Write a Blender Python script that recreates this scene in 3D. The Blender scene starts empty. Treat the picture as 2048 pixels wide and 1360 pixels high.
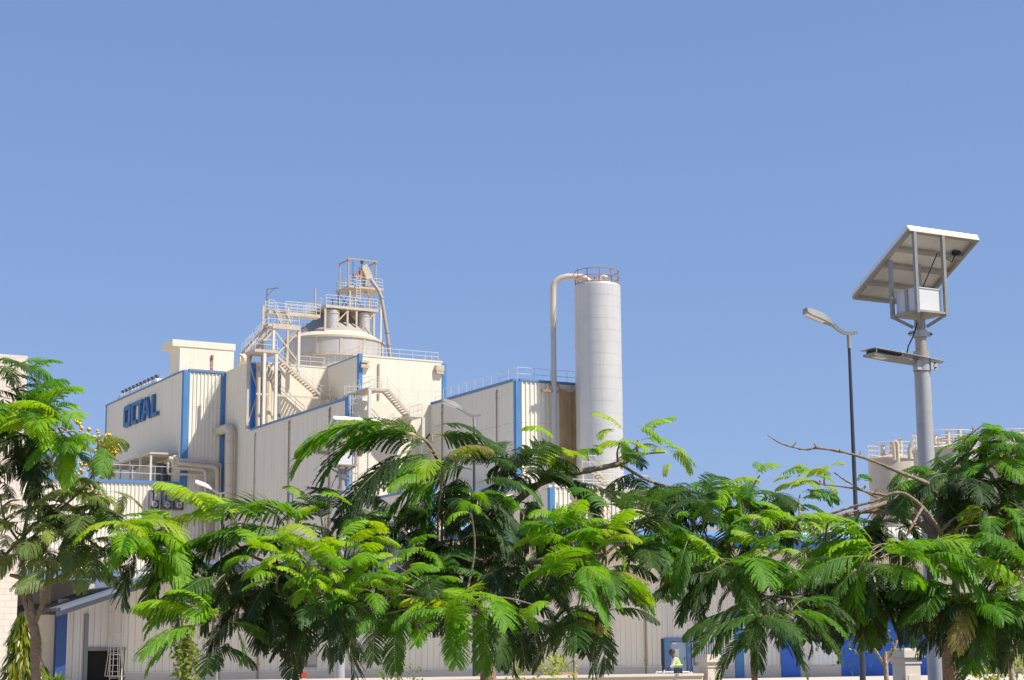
import bpy, math, random
import numpy as np
from mathutils import Vector, Matrix, Euler
R = math.radians
SC = bpy.context.scene
COL = SC.collection

# ------------------------------------------------------------------ camera
FPX = 3480.0                      # focal length in pixels of a 2048 px wide picture
PITCH = math.atan(620.0 / FPX)
ROLL = -0.0067
CAMZ = 1.6
cam_d = bpy.data.cameras.new('camera')
cam_d.sensor_width = 36.0
cam_d.lens = FPX / 2048.0 * 36.0
cam_d.clip_start = 0.1
cam_d.clip_end = 6000
cam = bpy.data.objects.new('camera', cam_d)
COL.objects.link(cam)
CAMR = Matrix.Rotation(math.pi / 2 + PITCH, 3, 'X') @ Matrix.Rotation(ROLL, 3, 'Z')
cam.matrix_world = Matrix.Translation((0, 0, CAMZ)) @ CAMR.to_4x4()
SC.camera = cam
CAMP = Vector((0, 0, CAMZ))

# ------------------------------------------------------------------ sky, sun
C_, S_ = math.cos(R(28.6)), math.sin(R(28.6))       # building axes: u to the right and away, v to the left and away
SUNV = Vector((0.634, -0.773, 0))                    # horizontal direction towards the sun in (u, v)
sx, sy = SUNV.x * C_ - SUNV.y * S_, SUNV.x * S_ + SUNV.y * C_
ELEV = math.atan(1.36 / 1.0)
AZ = math.atan2(sx, sy)                              # clockwise from +Y
w = bpy.data.worlds.new('World'); SC.world = w
w.use_nodes = True
nt = w.node_tree
sky = nt.nodes.new('ShaderNodeTexSky')
sky.sky_type = 'NISHITA'; sky.sun_disc = False
sky.sun_elevation = ELEV; sky.sun_rotation = AZ
sky.air_density = 1.0; sky.dust_density = 0.2; sky.ozone_density = 6.0; sky.altitude = 0
bg = nt.nodes['Background']
# even out the steep physical gradient and set the white balance of the dry, purplish blue sky
pre = nt.nodes.new('ShaderNodeVectorMath'); pre.operation = 'SCALE'; pre.inputs['Scale'].default_value = 0.105
gm = nt.nodes.new('ShaderNodeGamma'); gm.inputs[1].default_value = 0.45
post = nt.nodes.new('ShaderNodeVectorMath'); post.operation = 'MULTIPLY'; post.inputs[1].default_value = (0.53 / 0.105, 0.642 / 0.105, 0.915 / 0.105)
nt.links.new(sky.outputs[0], pre.inputs[0]); nt.links.new(pre.outputs[0], gm.inputs[0]); nt.links.new(gm.outputs[0], post.inputs[0])
nt.links.new(post.outputs[0], bg.inputs[0])
bg.inputs[1].default_value = 0.105 / 2 ** 0.35
sun_d = bpy.data.lights.new('sun', 'SUN')
sun_d.energy = 5.0; sun_d.angle = R(0.5); sun_d.color = (1.0, 0.955, 0.87)
sun = bpy.data.objects.new('sun', sun_d); COL.objects.link(sun)
sdir = Vector((math.cos(ELEV) * sx, math.cos(ELEV) * sy, math.sin(ELEV)))
sun.rotation_euler = sdir.to_track_quat('Z', 'Y').to_euler()
sun.location = (40, -20, 80)
SC.view_settings.view_transform = 'Standard'
SC.view_settings.look = 'None'
SC.view_settings.exposure = 0.35
SC.view_settings.gamma = 1.0
SC.cycles.max_bounces = 8
SC.cycles.diffuse_bounces = 6
SC.cycles.transmission_bounces = 6
SC.cycles.transparent_max_bounces = 6

# ------------------------------------------------------------------ geometry helpers
def W(u, v, z=0.0):
    return Vector((u * C_ - v * S_, u * S_ + v * C_, z))
def ray(px, py):
    d = CAMR @ Vector(((px - 1024) / FPX, -(py - 680) / FPX, -1.0))
    return d
def at(px, py, Y):
    d = ray(px, py); return CAMP + d * (Y / d.y)
def uv(p):
    return (p.x * C_ + p.y * S_, -p.x * S_ + p.y * C_)
def onu(px, py, u):
    d = ray(px, py); k = u / (d.x * C_ + d.y * S_); p = CAMP + d * k
    return uv(p)[1], p.z
def onv(px, py, v):
    d = ray(px, py); k = v / (-d.x * S_ + d.y * C_); p = CAMP + d * k
    return uv(p)[0], p.z
def pix(p):
    q = CAMR.transposed() @ (Vector(p) - CAMP)
    return 1024 + FPX * q.x / -q.z, 680 - FPX * q.y / -q.z

ORG = {}
def org(o):
    return ORG.get(o.name, Vector((0, 0, 0)))

class MB:
    def __init__(s): s.v = []; s.f = []
    def add(s, vs, fs):
        n = len(s.v); s.v += [tuple(p) for p in vs]; s.f += [tuple(i + n for i in f) for f in fs]; return s
    def obox(s, c, ax, ay, az):
        c = Vector(c); ax = Vector(ax); ay = Vector(ay); az = Vector(az)
        vs = [c + ax * i + ay * j + az * k for k in (-1, 1) for j in (-1, 1) for i in (-1, 1)]
        return s.add(vs, [(0, 2, 3, 1), (4, 5, 7, 6), (0, 1, 5, 4), (2, 6, 7, 3), (0, 4, 6, 2), (1, 3, 7, 5)])
    def ubox(s, u0, u1, v0, v1, z0, z1):
        return s.obox(W((u0 + u1) / 2, (v0 + v1) / 2, (z0 + z1) / 2), W((u1 - u0) / 2, 0), W(0, (v1 - v0) / 2), (0, 0, (z1 - z0) / 2))
    def bar(s, p, q, w, h, up=(0, 0, 1)):
        p = Vector(p); q = Vector(q); d = q - p
        if d.length < 1e-6: return s
        up = Vector(up); side = d.cross(up)
        if side.length < 1e-4: side = d.cross(Vector((C_, S_, 0)))
        side.normalize(); n = side.cross(d).normalized()
        return s.obox((p + q) / 2, d / 2, side * w / 2, n * h / 2)
    def tube(s, pts, r, n=8, cap=True):
        pts = [Vector(p) for p in pts]; k = len(pts)
        rs = r if isinstance(r, (list, tuple)) else [r] * k
        t0 = (pts[1] - pts[0]).normalized()
        a = t0.cross(Vector((0, 0, 1)))
        if a.length < 1e-3: a = t0.cross(Vector((1, 0, 0)))
        a.normalize(); vs = []
        for i in range(k):
            if i == 0: t = t0
            elif i == k - 1: t = (pts[i] - pts[i - 1]).normalized()
            else:
                t = (pts[i + 1] - pts[i]).normalized() + (pts[i] - pts[i - 1]).normalized()
                t = t.normalized() if t.length > 1e-6 else (pts[i] - pts[i - 1]).normalized()
            a = a - t * a.dot(t)
            a = a.normalized() if a.length > 1e-6 else t.orthogonal().normalized()
            b = t.cross(a)
            for j in range(n):
                th = 2 * math.pi * j / n
                vs.append(pts[i] + (a * math.cos(th) + b * math.sin(th)) * rs[i])
        fs = [(i * n + j, i * n + (j + 1) % n, (i + 1) * n + (j + 1) % n, (i + 1) * n + j) for i in range(k - 1) for j in range(n)]
        if cap: fs += [tuple(range(n))[::-1], tuple(range((k - 1) * n, k * n))]
        return s.add(vs, fs)
    def lathe(s, c, prof, n=48, cap=True):
        c = Vector(c); vs = []
        for (r, z) in prof:
            for j in range(n):
                th = 2 * math.pi * j / n
                vs.append(c + Vector((math.cos(th) * r, math.sin(th) * r, z)))
        k = len(prof)
        fs = [(i * n + j, i * n + (j + 1) % n, (i + 1) * n + (j + 1) % n, (i + 1) * n + j) for i in range(k - 1) for j in range(n)]
        if cap: fs += [tuple(range(n))[::-1], tuple(range((k - 1) * n, k * n))]
        return s.add(vs, fs)
    def build(s, name, mat, parent=None, sharp=32):
        me = bpy.data.meshes.new(name)
        o0 = org(parent) if parent else Vector((0, 0, 0))
        me.from_pydata([(x - o0.x, y - o0.y, z - o0.z) for (x, y, z) in s.v], [], s.f)
        me.polygons.foreach_set('use_smooth', [True] * len(me.polygons))
        me.set_sharp_from_angle(angle=R(sharp))
        me.materials.append(M[mat] if isinstance(mat, str) else mat)
        o = bpy.data.objects.new(name, me); COL.objects.link(o)
        if parent: o.parent = parent; ORG[o.name] = o0
        me.update(); return o

def tag(o, label, cat, group=None, kind=None):
    if label: o['label'] = label
    if cat: o['category'] = cat
    if group: o['group'] = group
    if kind: o['kind'] = kind
    return o
def thing(name, label, cat, loc, group=None):
    o = bpy.data.objects.new(name, None); COL.objects.link(o); o.location = loc
    o.empty_display_size = 0.3
    ORG[o.name] = Vector(loc)
    return tag(o, label, cat, group)
def struct(o): o['kind'] = 'structure'; return o
def copytree(o, loc, label, parent=None):
    c = o.copy(); COL.objects.link(c)
    if parent is None: c.location = loc; c['label'] = label
    else: c.parent = parent
    for ch in list(o.children): copytree(ch, loc, label, c)
    return c

def sheet_u(mb, u0, u1, v, z0, z1, pitch=0.38, d=0.06, rib=0.4):
    """trapezoidal sheet running along u, facing -v"""
    n = max(1, round((u1 - u0) / pitch)); p = (u1 - u0) / n; prof = []
    for i in range(n):
        a = u0 + i * p
        prof += [(a, 0), (a + p * (0.5 - rib / 2), 0), (a + p * (0.56 - rib / 2), -d), (a + p * (0.44 + rib / 2), -d), (a + p * (0.5 + rib / 2), 0)]
    prof.append((u1, 0)); k = len(prof)
    vs = [W(a, v + b, z0) for a, b in prof] + [W(a, v + b, z1) for a, b in prof]
    mb.add(vs, [(i, i + 1, k + i + 1, k + i) for i in range(k - 1)])
    return mb
def sheet_v(mb, v0, v1, u, z0, z1, pitch=0.38, d=0.05, rib=0.3):
    n = max(1, round((v1 - v0) / pitch)); p = (v1 - v0) / n; prof = []
    for i in range(n):
        a = v0 + i * p
        prof += [(a, 0), (a + p * (0.5 - rib / 2), 0), (a + p * (0.56 - rib / 2), -d), (a + p * (0.44 + rib / 2), -d), (a + p * (0.5 + rib / 2), 0)]
    prof.append((v1, 0)); k = len(prof)
    vs = [W(u + b, a, z0) for a, b in prof] + [W(u + b, a, z1) for a, b in prof]
    mb.add(vs, [(i + 1, i, k + i, k + i + 1) for i in range(k - 1)])
    return mb
def rail(mb, pts, h=1.1, sp=1.6, r=0.028, mids=(0.55,), kick=False):
    pts = [Vector(p) for p in pts]; r *= .8
    for i in range(len(pts) - 1):
        p, q = pts[i], pts[i + 1]; L = (q - p).length; n = max(1, round(L / sp))
        for k in range(n + (1 if i == len(pts) - 2 else 0)):
            b = p.lerp(q, k / n); mb.tube([b, b + Vector((0, 0, h))], r, 5)
        for m in tuple(mids) + (h,):
            z = Vector((0, 0, m)); mb.tube([p + z, q + z], r, 5)
        if kick: mb.bar(p + Vector((0, 0, 0.08)), q + Vector((0, 0, 0.08)), 0.02, 0.16)
    return mb
def flight(root, p, q, width, wv, nst, steel='steel_beige', rails=True, railh=1.0, st=0.24):
    """stair from p (bottom) to q (top); wv unit vector across; width metres"""
    p = Vector(p); q = Vector(q); wv = Vector(wv).normalized(); a = MB(); b = MB()
    for s in (0, 1):
        o = wv * width * s
        a.bar(p + o, q + o, 0.07, st)
    a.build('stringer', steel, root)
    for i in range(nst):
        t = (i + 0.5) / nst; c = p.lerp(q, t) + wv * width / 2
        d = Vector((q.x - p.x, q.y - p.y, 0)); d.normalize()
        b.obox(c, d * 0.14, wv * (width / 2 - 0.04), (0, 0, 0.025))
    b.build('tread', steel, root)
    if rails:
        for s in (0, 1):
            r_ = MB(); rail(r_, [p + wv * width * s, q + wv * width * s], railh, 1.3, 0.027); r_.build('handrail', 'steel_white', root)

# ------------------------------------------------------------------ materials
M = {}
def mat(name, col, rough=0.6, metal=0.0, spec=0.5, noise=None, n2=None, bump=None, coord='Object'):
    """noise=(scale, amount, colour2); n2=(scale, stretch z, amount, colour) streaks; bump=(scale, strength)"""
    m = bpy.data.materials.new(name); m.use_nodes = True; t = m.node_tree; b = t.nodes['Principled BSDF']
    b.inputs['Base Color'].default_value = (*col, 1); b.inputs['Roughness'].default_value = rough
    b.inputs['Metallic'].default_value = metal; b.inputs['Specular IOR Level'].default_value = spec
    tc = t.nodes.new('ShaderNodeTexCoord'); geo = t.nodes.new('ShaderNodeNewGeometry')
    src = geo.outputs['Position']
    out = None
    if noise:
        nz = t.nodes.new('ShaderNodeTexNoise'); nz.inputs['Scale'].default_value = noise[0]; nz.inputs['Detail'].default_value = 6
        t.links.new(src, nz.inputs['Vector'])
        mr = t.nodes.new('ShaderNodeMapRange'); mr.inputs[1].default_value = 0.35; mr.inputs[2].default_value = 0.75
        mr.inputs[3].default_value = 0; mr.inputs[4].default_value = noise[1]
        t.links.new(nz.outputs[0], mr.inputs[0])
        mx = t.nodes.new('ShaderNodeMix'); mx.data_type = 'RGBA'
        mx.inputs[6].default_value = (*col, 1); mx.inputs[7].default_value = (*noise[2], 1)
        t.links.new(mr.outputs[0], mx.inputs[0]); out = mx.outputs[2]
    if n2:
        mp = t.nodes.new('ShaderNodeMapping'); mp.inputs['Scale'].default_value = (1, 1, n2[1])
        t.links.new(src, mp.inputs['Vector'])
        nz = t.nodes.new('ShaderNodeTexNoise'); nz.inputs['Scale'].default_value = n2[0]; nz.inputs['Detail'].default_value = 5
        t.links.new(mp.outputs[0], nz.inputs['Vector'])
        mr = t.nodes.new('ShaderNodeMapRange'); mr.inputs[1].default_value = 0.48; mr.inputs[2].default_value = 0.8
        mr.inputs[3].default_value = 0; mr.inputs[4].default_value = n2[2]
        t.links.new(nz.outputs[0], mr.inputs[0])
        mx = t.nodes.new('ShaderNodeMix'); mx.data_type = 'RGBA'
        if out: t.links.new(out, mx.inputs[6])
        else: mx.inputs[6].default_value = (*col, 1)
        mx.inputs[7].default_value = (*n2[3], 1)
        t.links.new(mr.outputs[0], mx.inputs[0]); out = mx.outputs[2]
    if out: t.links.new(out, b.inputs['Base Color'])
    if bump:
        nz = t.nodes.new('ShaderNodeTexNoise'); nz.inputs['Scale'].default_value = bump[0]; nz.inputs['Detail'].default_value = 5
        t.links.new(src, nz.inputs['Vector'])
        bp = t.nodes.new('ShaderNodeBump'); bp.inputs['Strength'].default_value = bump[1]; bp.inputs['Distance'].default_value = 0.05
        t.links.new(nz.outputs[0], bp.inputs['Height']); t.links.new(bp.outputs[0], b.inputs['Normal'])
    M[name] = m; return m
def panel_lines(name, axis, pitch, width, dark, zp=None):
    """thin joints between wall panels at a fixed pitch along u (axis 0), v (axis 1) and z"""
    m = M[name]; t = m.node_tree; b = t.nodes['Principled BSDF']
    geo = t.nodes.new('ShaderNodeNewGeometry')
    src = b.inputs['Base Color'].links[0].from_socket
    fac = None
    specs = [((C_, S_, 0) if axis == 0 else (-S_, C_, 0), pitch, width)]
    if zp: specs.append(((0, 0, 1), zp, width))
    for d, p, wd in specs:
        dp = t.nodes.new('ShaderNodeVectorMath'); dp.operation = 'DOT_PRODUCT'; dp.inputs[1].default_value = d
        t.links.new(geo.outputs['Position'], dp.inputs[0])
        dv = t.nodes.new('ShaderNodeMath'); dv.operation = 'DIVIDE'; dv.inputs[1].default_value = p; t.links.new(dp.outputs['Value'], dv.inputs[0])
        fr = t.nodes.new('ShaderNodeMath'); fr.operation = 'FRACT'; t.links.new(dv.outputs[0], fr.inputs[0])
        lt = t.nodes.new('ShaderNodeMath'); lt.operation = 'LESS_THAN'; lt.inputs[1].default_value = wd / p; t.links.new(fr.outputs[0], lt.inputs[0])
        if fac is None: fac = lt.outputs[0]
        else:
            mxx = t.nodes.new('ShaderNodeMath'); mxx.operation = 'MAXIMUM'; t.links.new(fac, mxx.inputs[0]); t.links.new(lt.outputs[0], mxx.inputs[1]); fac = mxx.outputs[0]
    mx = t.nodes.new('ShaderNodeMix'); mx.data_type = 'RGBA'; mx.blend_type = 'MULTIPLY'
    ml = t.nodes.new('ShaderNodeMath'); ml.operation = 'MULTIPLY'; ml.inputs[1].default_value = dark; t.links.new(fac, ml.inputs[0])
    t.links.new(ml.outputs[0], mx.inputs[0]); t.links.new(src, mx.inputs[6]); mx.inputs[7].default_value = (0.35, 0.33, 0.3, 1)
    t.links.new(mx.outputs[2], b.inputs['Base Color'])

CREAM = (0.75, 0.685, 0.56)
mat('cream_flat', CREAM, 0.75, noise=(0.35, 0.3, (0.69, 0.61, 0.49)), n2=(2.4, 0.05, 0.5, (0.56, 0.49, 0.39)), spec=0.25)
panel_lines('cream_flat', 1, 1.15, 0.035, 0.2)
mat('cream_plain', CREAM, 0.75, noise=(0.4, 0.3, (0.7, 0.62, 0.5)), n2=(2.2, 0.06, 0.45, (0.60, 0.51, 0.39)), spec=0.25)
mat('cream_sheet', (0.76, 0.71, 0.605), 0.55, noise=(0.5, 0.3, (0.69, 0.63, 0.52)), n2=(2.2, 0.05, 0.35, (0.58, 0.49, 0.36)), spec=0.4)
panel_lines('cream_sheet', 0, 1e6, 0.06, 0.35, 7.0)
mat('rusty_sheet', (0.5, 0.38, 0.22), 0.65, noise=(0.9, 0.6, (0.36, 0.22, 0.1)), n2=(2.5, 0.04, 0.7, (0.3, 0.17, 0.08)), spec=0.3)
mat('grey_sheet', (0.72, 0.69, 0.64), 0.55, noise=(0.5, 0.3, (0.5, 0.48, 0.45)), n2=(2.2, 0.05, 0.4, (0.42, 0.37, 0.3)), spec=0.4)
mat('blue_trim', (0.055, 0.19, 0.42), 0.55, noise=(0.8, 0.5, (0.10, 0.25, 0.44)), n2=(3, 0.1, 0.5, (0.14, 0.26, 0.42)))
mat('gutter_grey', (0.13, 0.155, 0.20), 0.5, noise=(0.8, 0.4, (0.17, 0.2, 0.24)))
mat('blue_navy', (0.018, 0.06, 0.20), 0.5, noise=(0.8, 0.3, (0.03, 0.09, 0.25)))
mat('blue_fascia', (0.20, 0.38, 0.62), 0.45, noise=(0.6, 0.3, (0.07, 0.25, 0.55)))
mat('blue_coping', (0.11, 0.21, 0.38), 0.5, noise=(0.8, 0.4, (0.18, 0.27, 0.4)))
mat('blue_shutter', (0.02, 0.12, 0.52), 0.5, noise=(1.5, 0.5, (0.03, 0.16, 0.58)), bump=(6, 0.2))
mat('blue_sheeting', (0.03, 0.20, 0.62), 0.4, noise=(1.5, 0.5, (0.02, 0.12, 0.42)), bump=(1.2, 0.9))
mat('sign_blue', (0.035, 0.13, 0.30), 0.45, noise=(1.0, 0.3, (0.05, 0.17, 0.36)))
mat('steel_beige', (0.55, 0.475, 0.37), 0.65, noise=(1.2, 0.7, (0.47, 0.39, 0.29)), n2=(3.0, 0.3, 0.6, (0.36, 0.26, 0.18)))
mat('steel_white', (0.66, 0.625, 0.56), 0.55, noise=(1.5, 0.5, (0.55, 0.47, 0.36)))
mat('pipe_brown', (0.34, 0.25, 0.17), 0.7, noise=(3, 0.6, (0.44, 0.34, 0.24)))
mat('steel_rust', (0.30, 0.16, 0.09), 0.75, noise=(3, 0.6, (0.42, 0.28, 0.18)))
mat('pipe_cream', (0.62, 0.53, 0.41), 0.5, noise=(1.5, 0.4, (0.5, 0.42, 0.32)))
mat('galv_frame', (0.33, 0.33, 0.32), 0.5, metal=0.35, noise=(9, 0.7, (0.24, 0.24, 0.23)), n2=(6, 0.3, 0.5, (0.30, 0.25, 0.19)))
mat('galv', (0.47, 0.47, 0.46), 0.5, metal=0.25, noise=(7, 0.6, (0.38, 0.38, 0.38)), n2=(4, 0.3, 0.35, (0.33, 0.28, 0.22)))
mat('galv_dusty', (0.38, 0.36, 0.32), 0.6, metal=0.25, noise=(6, 0.7, (0.33, 0.29, 0.23)), n2=(9, 1, 0.6, (0.38, 0.22, 0.1)))
mat('tank_metal', (0.56, 0.54, 0.51), 0.47, metal=0.3, noise=(0.5, 0.5, (0.50, 0.43, 0.34)), n2=(1.3, 0.08, 0.5, (0.42, 0.33, 0.23)))
mat('tank_shade', (0.36, 0.33, 0.30), 0.6, metal=0.3, noise=(0.7, 0.5, (0.42, 0.36, 0.29)))  # darker tank metal: the shading over the cone is put into its colour
mat('silo_metal', (0.64, 0.61, 0.56), 0.45, metal=0.25, noise=(0.6, 0.6, (0.52, 0.51, 0.49)), n2=(2.4, 0.05, 0.5, (0.46, 0.42, 0.36)))
mat('tank_grey', (0.50, 0.45, 0.38), 0.65, noise=(0.5, 0.5, (0.42, 0.36, 0.29)), n2=(1.3, 0.08, 0.55, (0.36, 0.28, 0.2)))
mat('dust_roof', (0.62, 0.52, 0.38), 0.8, noise=(1.0, 0.4, (0.5, 0.4, 0.28)))
mat('lamp_grey', (0.27, 0.27, 0.25), 0.5, metal=0.2, noise=(6, 0.5, (0.2, 0.19, 0.17)))
mat('dark_metal', (0.055, 0.06, 0.07), 0.45, metal=0.3, noise=(3, 0.4, (0.1, 0.1, 0.1)))
mat('grey_metal', (0.23, 0.23, 0.23), 0.5, metal=0.3, noise=(3, 0.4, (0.16, 0.16, 0.16)))
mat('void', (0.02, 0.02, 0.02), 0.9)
mat('box_white', (0.64, 0.64, 0.64), 0.45, noise=(4, 0.3, (0.62, 0.62, 0.6)))
mat('panel_back', (0.74, 0.72, 0.66), 0.55, noise=(3, 0.5, (0.5, 0.47, 0.4)))
mat('panel_glass', (0.01, 0.015, 0.04), 0.12)
mat('alu', (0.80, 0.79, 0.76), 0.4, metal=0.3, noise=(5, 0.3, (0.62, 0.6, 0.56)))
mat('black', (0.012, 0.013, 0.016), 0.5)
mat('blue_cable', (0.01, 0.03, 0.08), 0.5)
mat('lens_glass', (0.75, 0.72, 0.66), 0.25)
mat('red_faded', (0.42, 0.16, 0.11), 0.7, noise=(4, 0.6, (0.4, 0.26, 0.18)))
mat('red_paint', (0.55, 0.05, 0.03), 0.5, noise=(4, 0.3, (0.4, 0.06, 0.04)))
mat('white_paint', (0.8, 0.79, 0.77), 0.5, noise=(3, 0.2, (0.7, 0.68, 0.64)))
mat('stone_cream', (0.66, 0.57, 0.46), 0.8, noise=(3, 0.3, (0.6, 0.51, 0.40)), bump=(60, 0.06))
mat('plaster', (0.60, 0.55, 0.48), 0.85, noise=(0.8, 0.4, (0.43, 0.39, 0.34)), bump=(12, 0.15))
mat('door_grey', (0.35, 0.42, 0.52), 0.5, noise=(2, 0.3, (0.3, 0.36, 0.45)))
mat('sand', (0.36, 0.30, 0.215), 0.95, noise=(0.3, 0.6, (0.38, 0.31, 0.22)), bump=(3, 0.3))
mat('asphalt', (0.06, 0.06, 0.06), 0.9, noise=(1.2, 0.5, (0.09, 0.085, 0.08)), bump=(40, 0.3))
mat('paving', (0.54, 0.48, 0.40), 0.85, noise=(1.0, 0.5, (0.46, 0.41, 0.34)))
mat('bark', (0.30, 0.215, 0.15), 0.85, noise=(9, 0.8, (0.20, 0.135, 0.09)), n2=(30, 3.0, 0.6, (0.38, 0.30, 0.22)), bump=(45, 0.5))
mat('bark_pale', (0.42, 0.34, 0.25), 0.85, noise=(12, 0.7, (0.28, 0.21, 0.15)), bump=(45, 0.5))
mat('flower', (0.75, 0.45, 0.02), 0.6)
mat('skin', (0.12, 0.06, 0.035), 0.5); mat('hair', (0.01, 0.008, 0.007), 0.6)
mat('vest', (0.45, 0.72, 0.03), 0.7); mat('shirt', (0.75, 0.72, 0.66), 0.8); mat('trousers', (0.05, 0.07, 0.12), 0.8)

def brick_mat():
    m = mat('stone_block', (0.68, 0.58, 0.49), 0.8); t = m.node_tree; b = t.nodes['Principled BSDF']
    geo = t.nodes.new('ShaderNodeNewGeometry')
    a = t.nodes.new('ShaderNodeVectorMath'); a.operation = 'DOT_PRODUCT'; a.inputs[1].default_value = (C_, S_, 0)
    t.links.new(geo.outputs['Position'], a.inputs[0])
    a2 = t.nodes.new('ShaderNodeVectorMath'); a2.operation = 'DOT_PRODUCT'; a2.inputs[1].default_value = (0, 0, 1)
    t.links.new(geo.outputs['Position'], a2.inputs[0])
    cx = t.nodes.new('ShaderNodeCombineXYZ'); t.links.new(a.outputs['Value'], cx.inputs[0]); t.links.new(a2.outputs['Value'], cx.inputs[1])
    br = t.nodes.new('ShaderNodeTexBrick'); br.inputs['Scale'].default_value = 1
    br.inputs['Color1'].default_value = (0.70, 0.60, 0.50, 1); br.inputs['Color2'].default_value = (0.64, 0.545, 0.455, 1)
    br.inputs['Mortar'].default_value = (0.52, 0.44, 0.36, 1); br.inputs['Mortar Size'].default_value = 0.012
    br.inputs['Brick Width'].default_value = 0.42; br.inputs['Row Height'].default_value = 0.21
    t.links.new(cx.outputs[0], br.inputs['Vector']); t.links.new(br.outputs[0], b.inputs['Base Color'])
brick_mat()

def leaf_mat(name, ramp, transl=0.45, rough=0.55):
    m = bpy.data.materials.new(name); m.use_nodes = True; t = m.node_tree; b = t.nodes['Principled BSDF']; o = t.nodes['Material Output']
    at_ = t.nodes.new('ShaderNodeAttribute'); at_.attribute_name = 'tint'
    cr = t.nodes.new('ShaderNodeValToRGB'); t.links.new(at_.outputs['Fac'], cr.inputs[0])
    els = cr.color_ramp.elements
    while len(els) < len(ramp): els.new(0.5)
    for e, (p, c) in zip(els, ramp): e.position = p; e.color = (*c, 1)
    t.links.new(cr.outputs[0], b.inputs['Base Color'])
    b.inputs['Roughness'].default_value = rough; b.inputs['Specular IOR Level'].default_value = 0.35
    tr = t.nodes.new('ShaderNodeBsdfTranslucent')
    hs = t.nodes.new('ShaderNodeHueSaturation'); hs.inputs['Value'].default_value = 1.5; hs.inputs['Saturation'].default_value = 1.15; hs.inputs['Hue'].default_value = 0.49
    t.links.new(cr.outputs[0], hs.inputs['Color']); t.links.new(hs.outputs[0], tr.inputs[0])
    mx = t.nodes.new('ShaderNodeMixShader'); mx.inputs[0].default_value = transl
    t.links.new(b.outputs[0], mx.inputs[1]); t.links.new(tr.outputs[0], mx.inputs[2]); t.links.new(mx.outputs[0], o.inputs[0])
    M[name] = m
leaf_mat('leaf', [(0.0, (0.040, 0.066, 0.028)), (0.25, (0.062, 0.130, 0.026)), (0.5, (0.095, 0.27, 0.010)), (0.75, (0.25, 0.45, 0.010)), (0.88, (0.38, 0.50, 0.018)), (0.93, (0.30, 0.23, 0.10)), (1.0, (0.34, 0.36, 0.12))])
leaf_mat('leaf_olive', [(0.0, (0.07, 0.11, 0.035)), (0.5, (0.16, 0.225, 0.05)), (0.85, (0.28, 0.34, 0.06)), (1.0, (0.32, 0.33, 0.15))], 0.35, 0.5)
leaf_mat('leaf_gold', [(0.0, (0.03, 0.07, 0.01)), (0.5, (0.16, 0.22, 0.01)), (0.8, (0.36, 0.28, 0.01)), (1.0, (0.5, 0.42, 0.05))], 0.3, 0.35)
leaf_mat('leaf_lemon', [(0.0, (0.16, 0.24, 0.02)), (0.5, (0.36, 0.42, 0.03)), (1.0, (0.6, 0.58, 0.12))], 0.4, 0.5)

# ------------------------------------------------------------------ ground
g = MB(); g.add([(-3000, -200, 0), (3000, -200, 0), (3000, 4000, 0), (-3000, 4000, 0)], [(0, 1, 2, 3)]); struct(g.build('ground', 'sand'))
g = MB(); g.ubox(-60, 120, 24, 25.6, -0.02, 0.12); struct(g.build('pavement', 'paving'))
g = MB(); g.ubox(-60, 120, 14.0, 23.9, -0.05, 0.006); struct(g.build('road', 'asphalt'))
g = MB(); g.ubox(-60, 200, 44, 300, -0.03, 0.01); struct(g.build('yard_paving', 'paving'))

# ------------------------------------------------------------------ plant geometry, fixed from the survey of the photograph
pP = at(695, 803, 160.0); u1, v2 = uv(pP); zP = pP.z
v1, zT = onu(503, 726, u1)
v0, zT2 = onu(450, 746.4, u1)
u0, zO = onv(368.3, 742.6, v0)
vF, zF = onu(212.9, 812.3, u0)
u2, zQ = onv(655, 734, v1)
v3, zQ2 = onu(718, 713, u2)
u3, _ = onv(885, 726, v3)
u4, zR0 = onv(862, 806, v2)
v4, zR = onu(1031, 762, u4)
zLB = onv(300, 968, v0)[1]
print('SURVEY u0 %.1f u1 %.1f u2 %.1f u3 %.1f u4 %.1f | v0 %.1f v1 %.1f v2 %.1f v3 %.1f v4 %.1f vF %.1f' % (u0, u1, u2, u3, u4, v0, v1, v2, v3, v4, vF))
print('z P %.1f T %.1f %.1f O %.1f F %.1f Q %.1f %.1f R %.1f %.1f LB %.1f' % (zP, zT, zT2, zO, zF, zQ, zQ2, zR0, zR, zLB))
zO = (zO + zF) / 2; zT = (zT + zT2) / 2; zR = (zR + zR0 + zP) / 3; zP = zR; zQ = (zQ + zQ2) / 2
def strip(root, u, v, z0, z1, du=0.55, dv=0.55, m='blue_trim', nm='corner_trim', su=-0.03, sv=-0.03):
    """L-shaped corner flashing proud of both faces"""
    a = MB(); a.ubox(u + su, u + du, v + sv, v + 0.02, z0, z1); a.ubox(u + su, u + 0.02, v + 0.02, v + dv, z0, z1)
    return a.build(nm, m, root)
def downpipe(root, u, v, z0, z1, r=0.09, off=-0.12, axis='v'):
    a = MB()
    b = W(u + off, v, 0) if axis == 'v' else W(u, v + off, 0)
    a.tube([b + Vector((0, 0, z0)), b + Vector((0, 0, z1))], r, 8)
    e = W(u, v, 0)
    a.tube([b + Vector((0, 0, z1 - .05)), b + Vector((0, 0, z1 + 0.1)), e + Vector((0, 0, z1 + 0.35))], r * 1.4, 8)
    z = z0 + 1
    while z < z1:
        a.obox(b + Vector((0, 0, z)), W(r * 1.5, 0), W(0, r * 1.5), (0, 0, 0.03)); z += 4.5
    return a.build('downpipe', 'pipe_brown', root)

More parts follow.
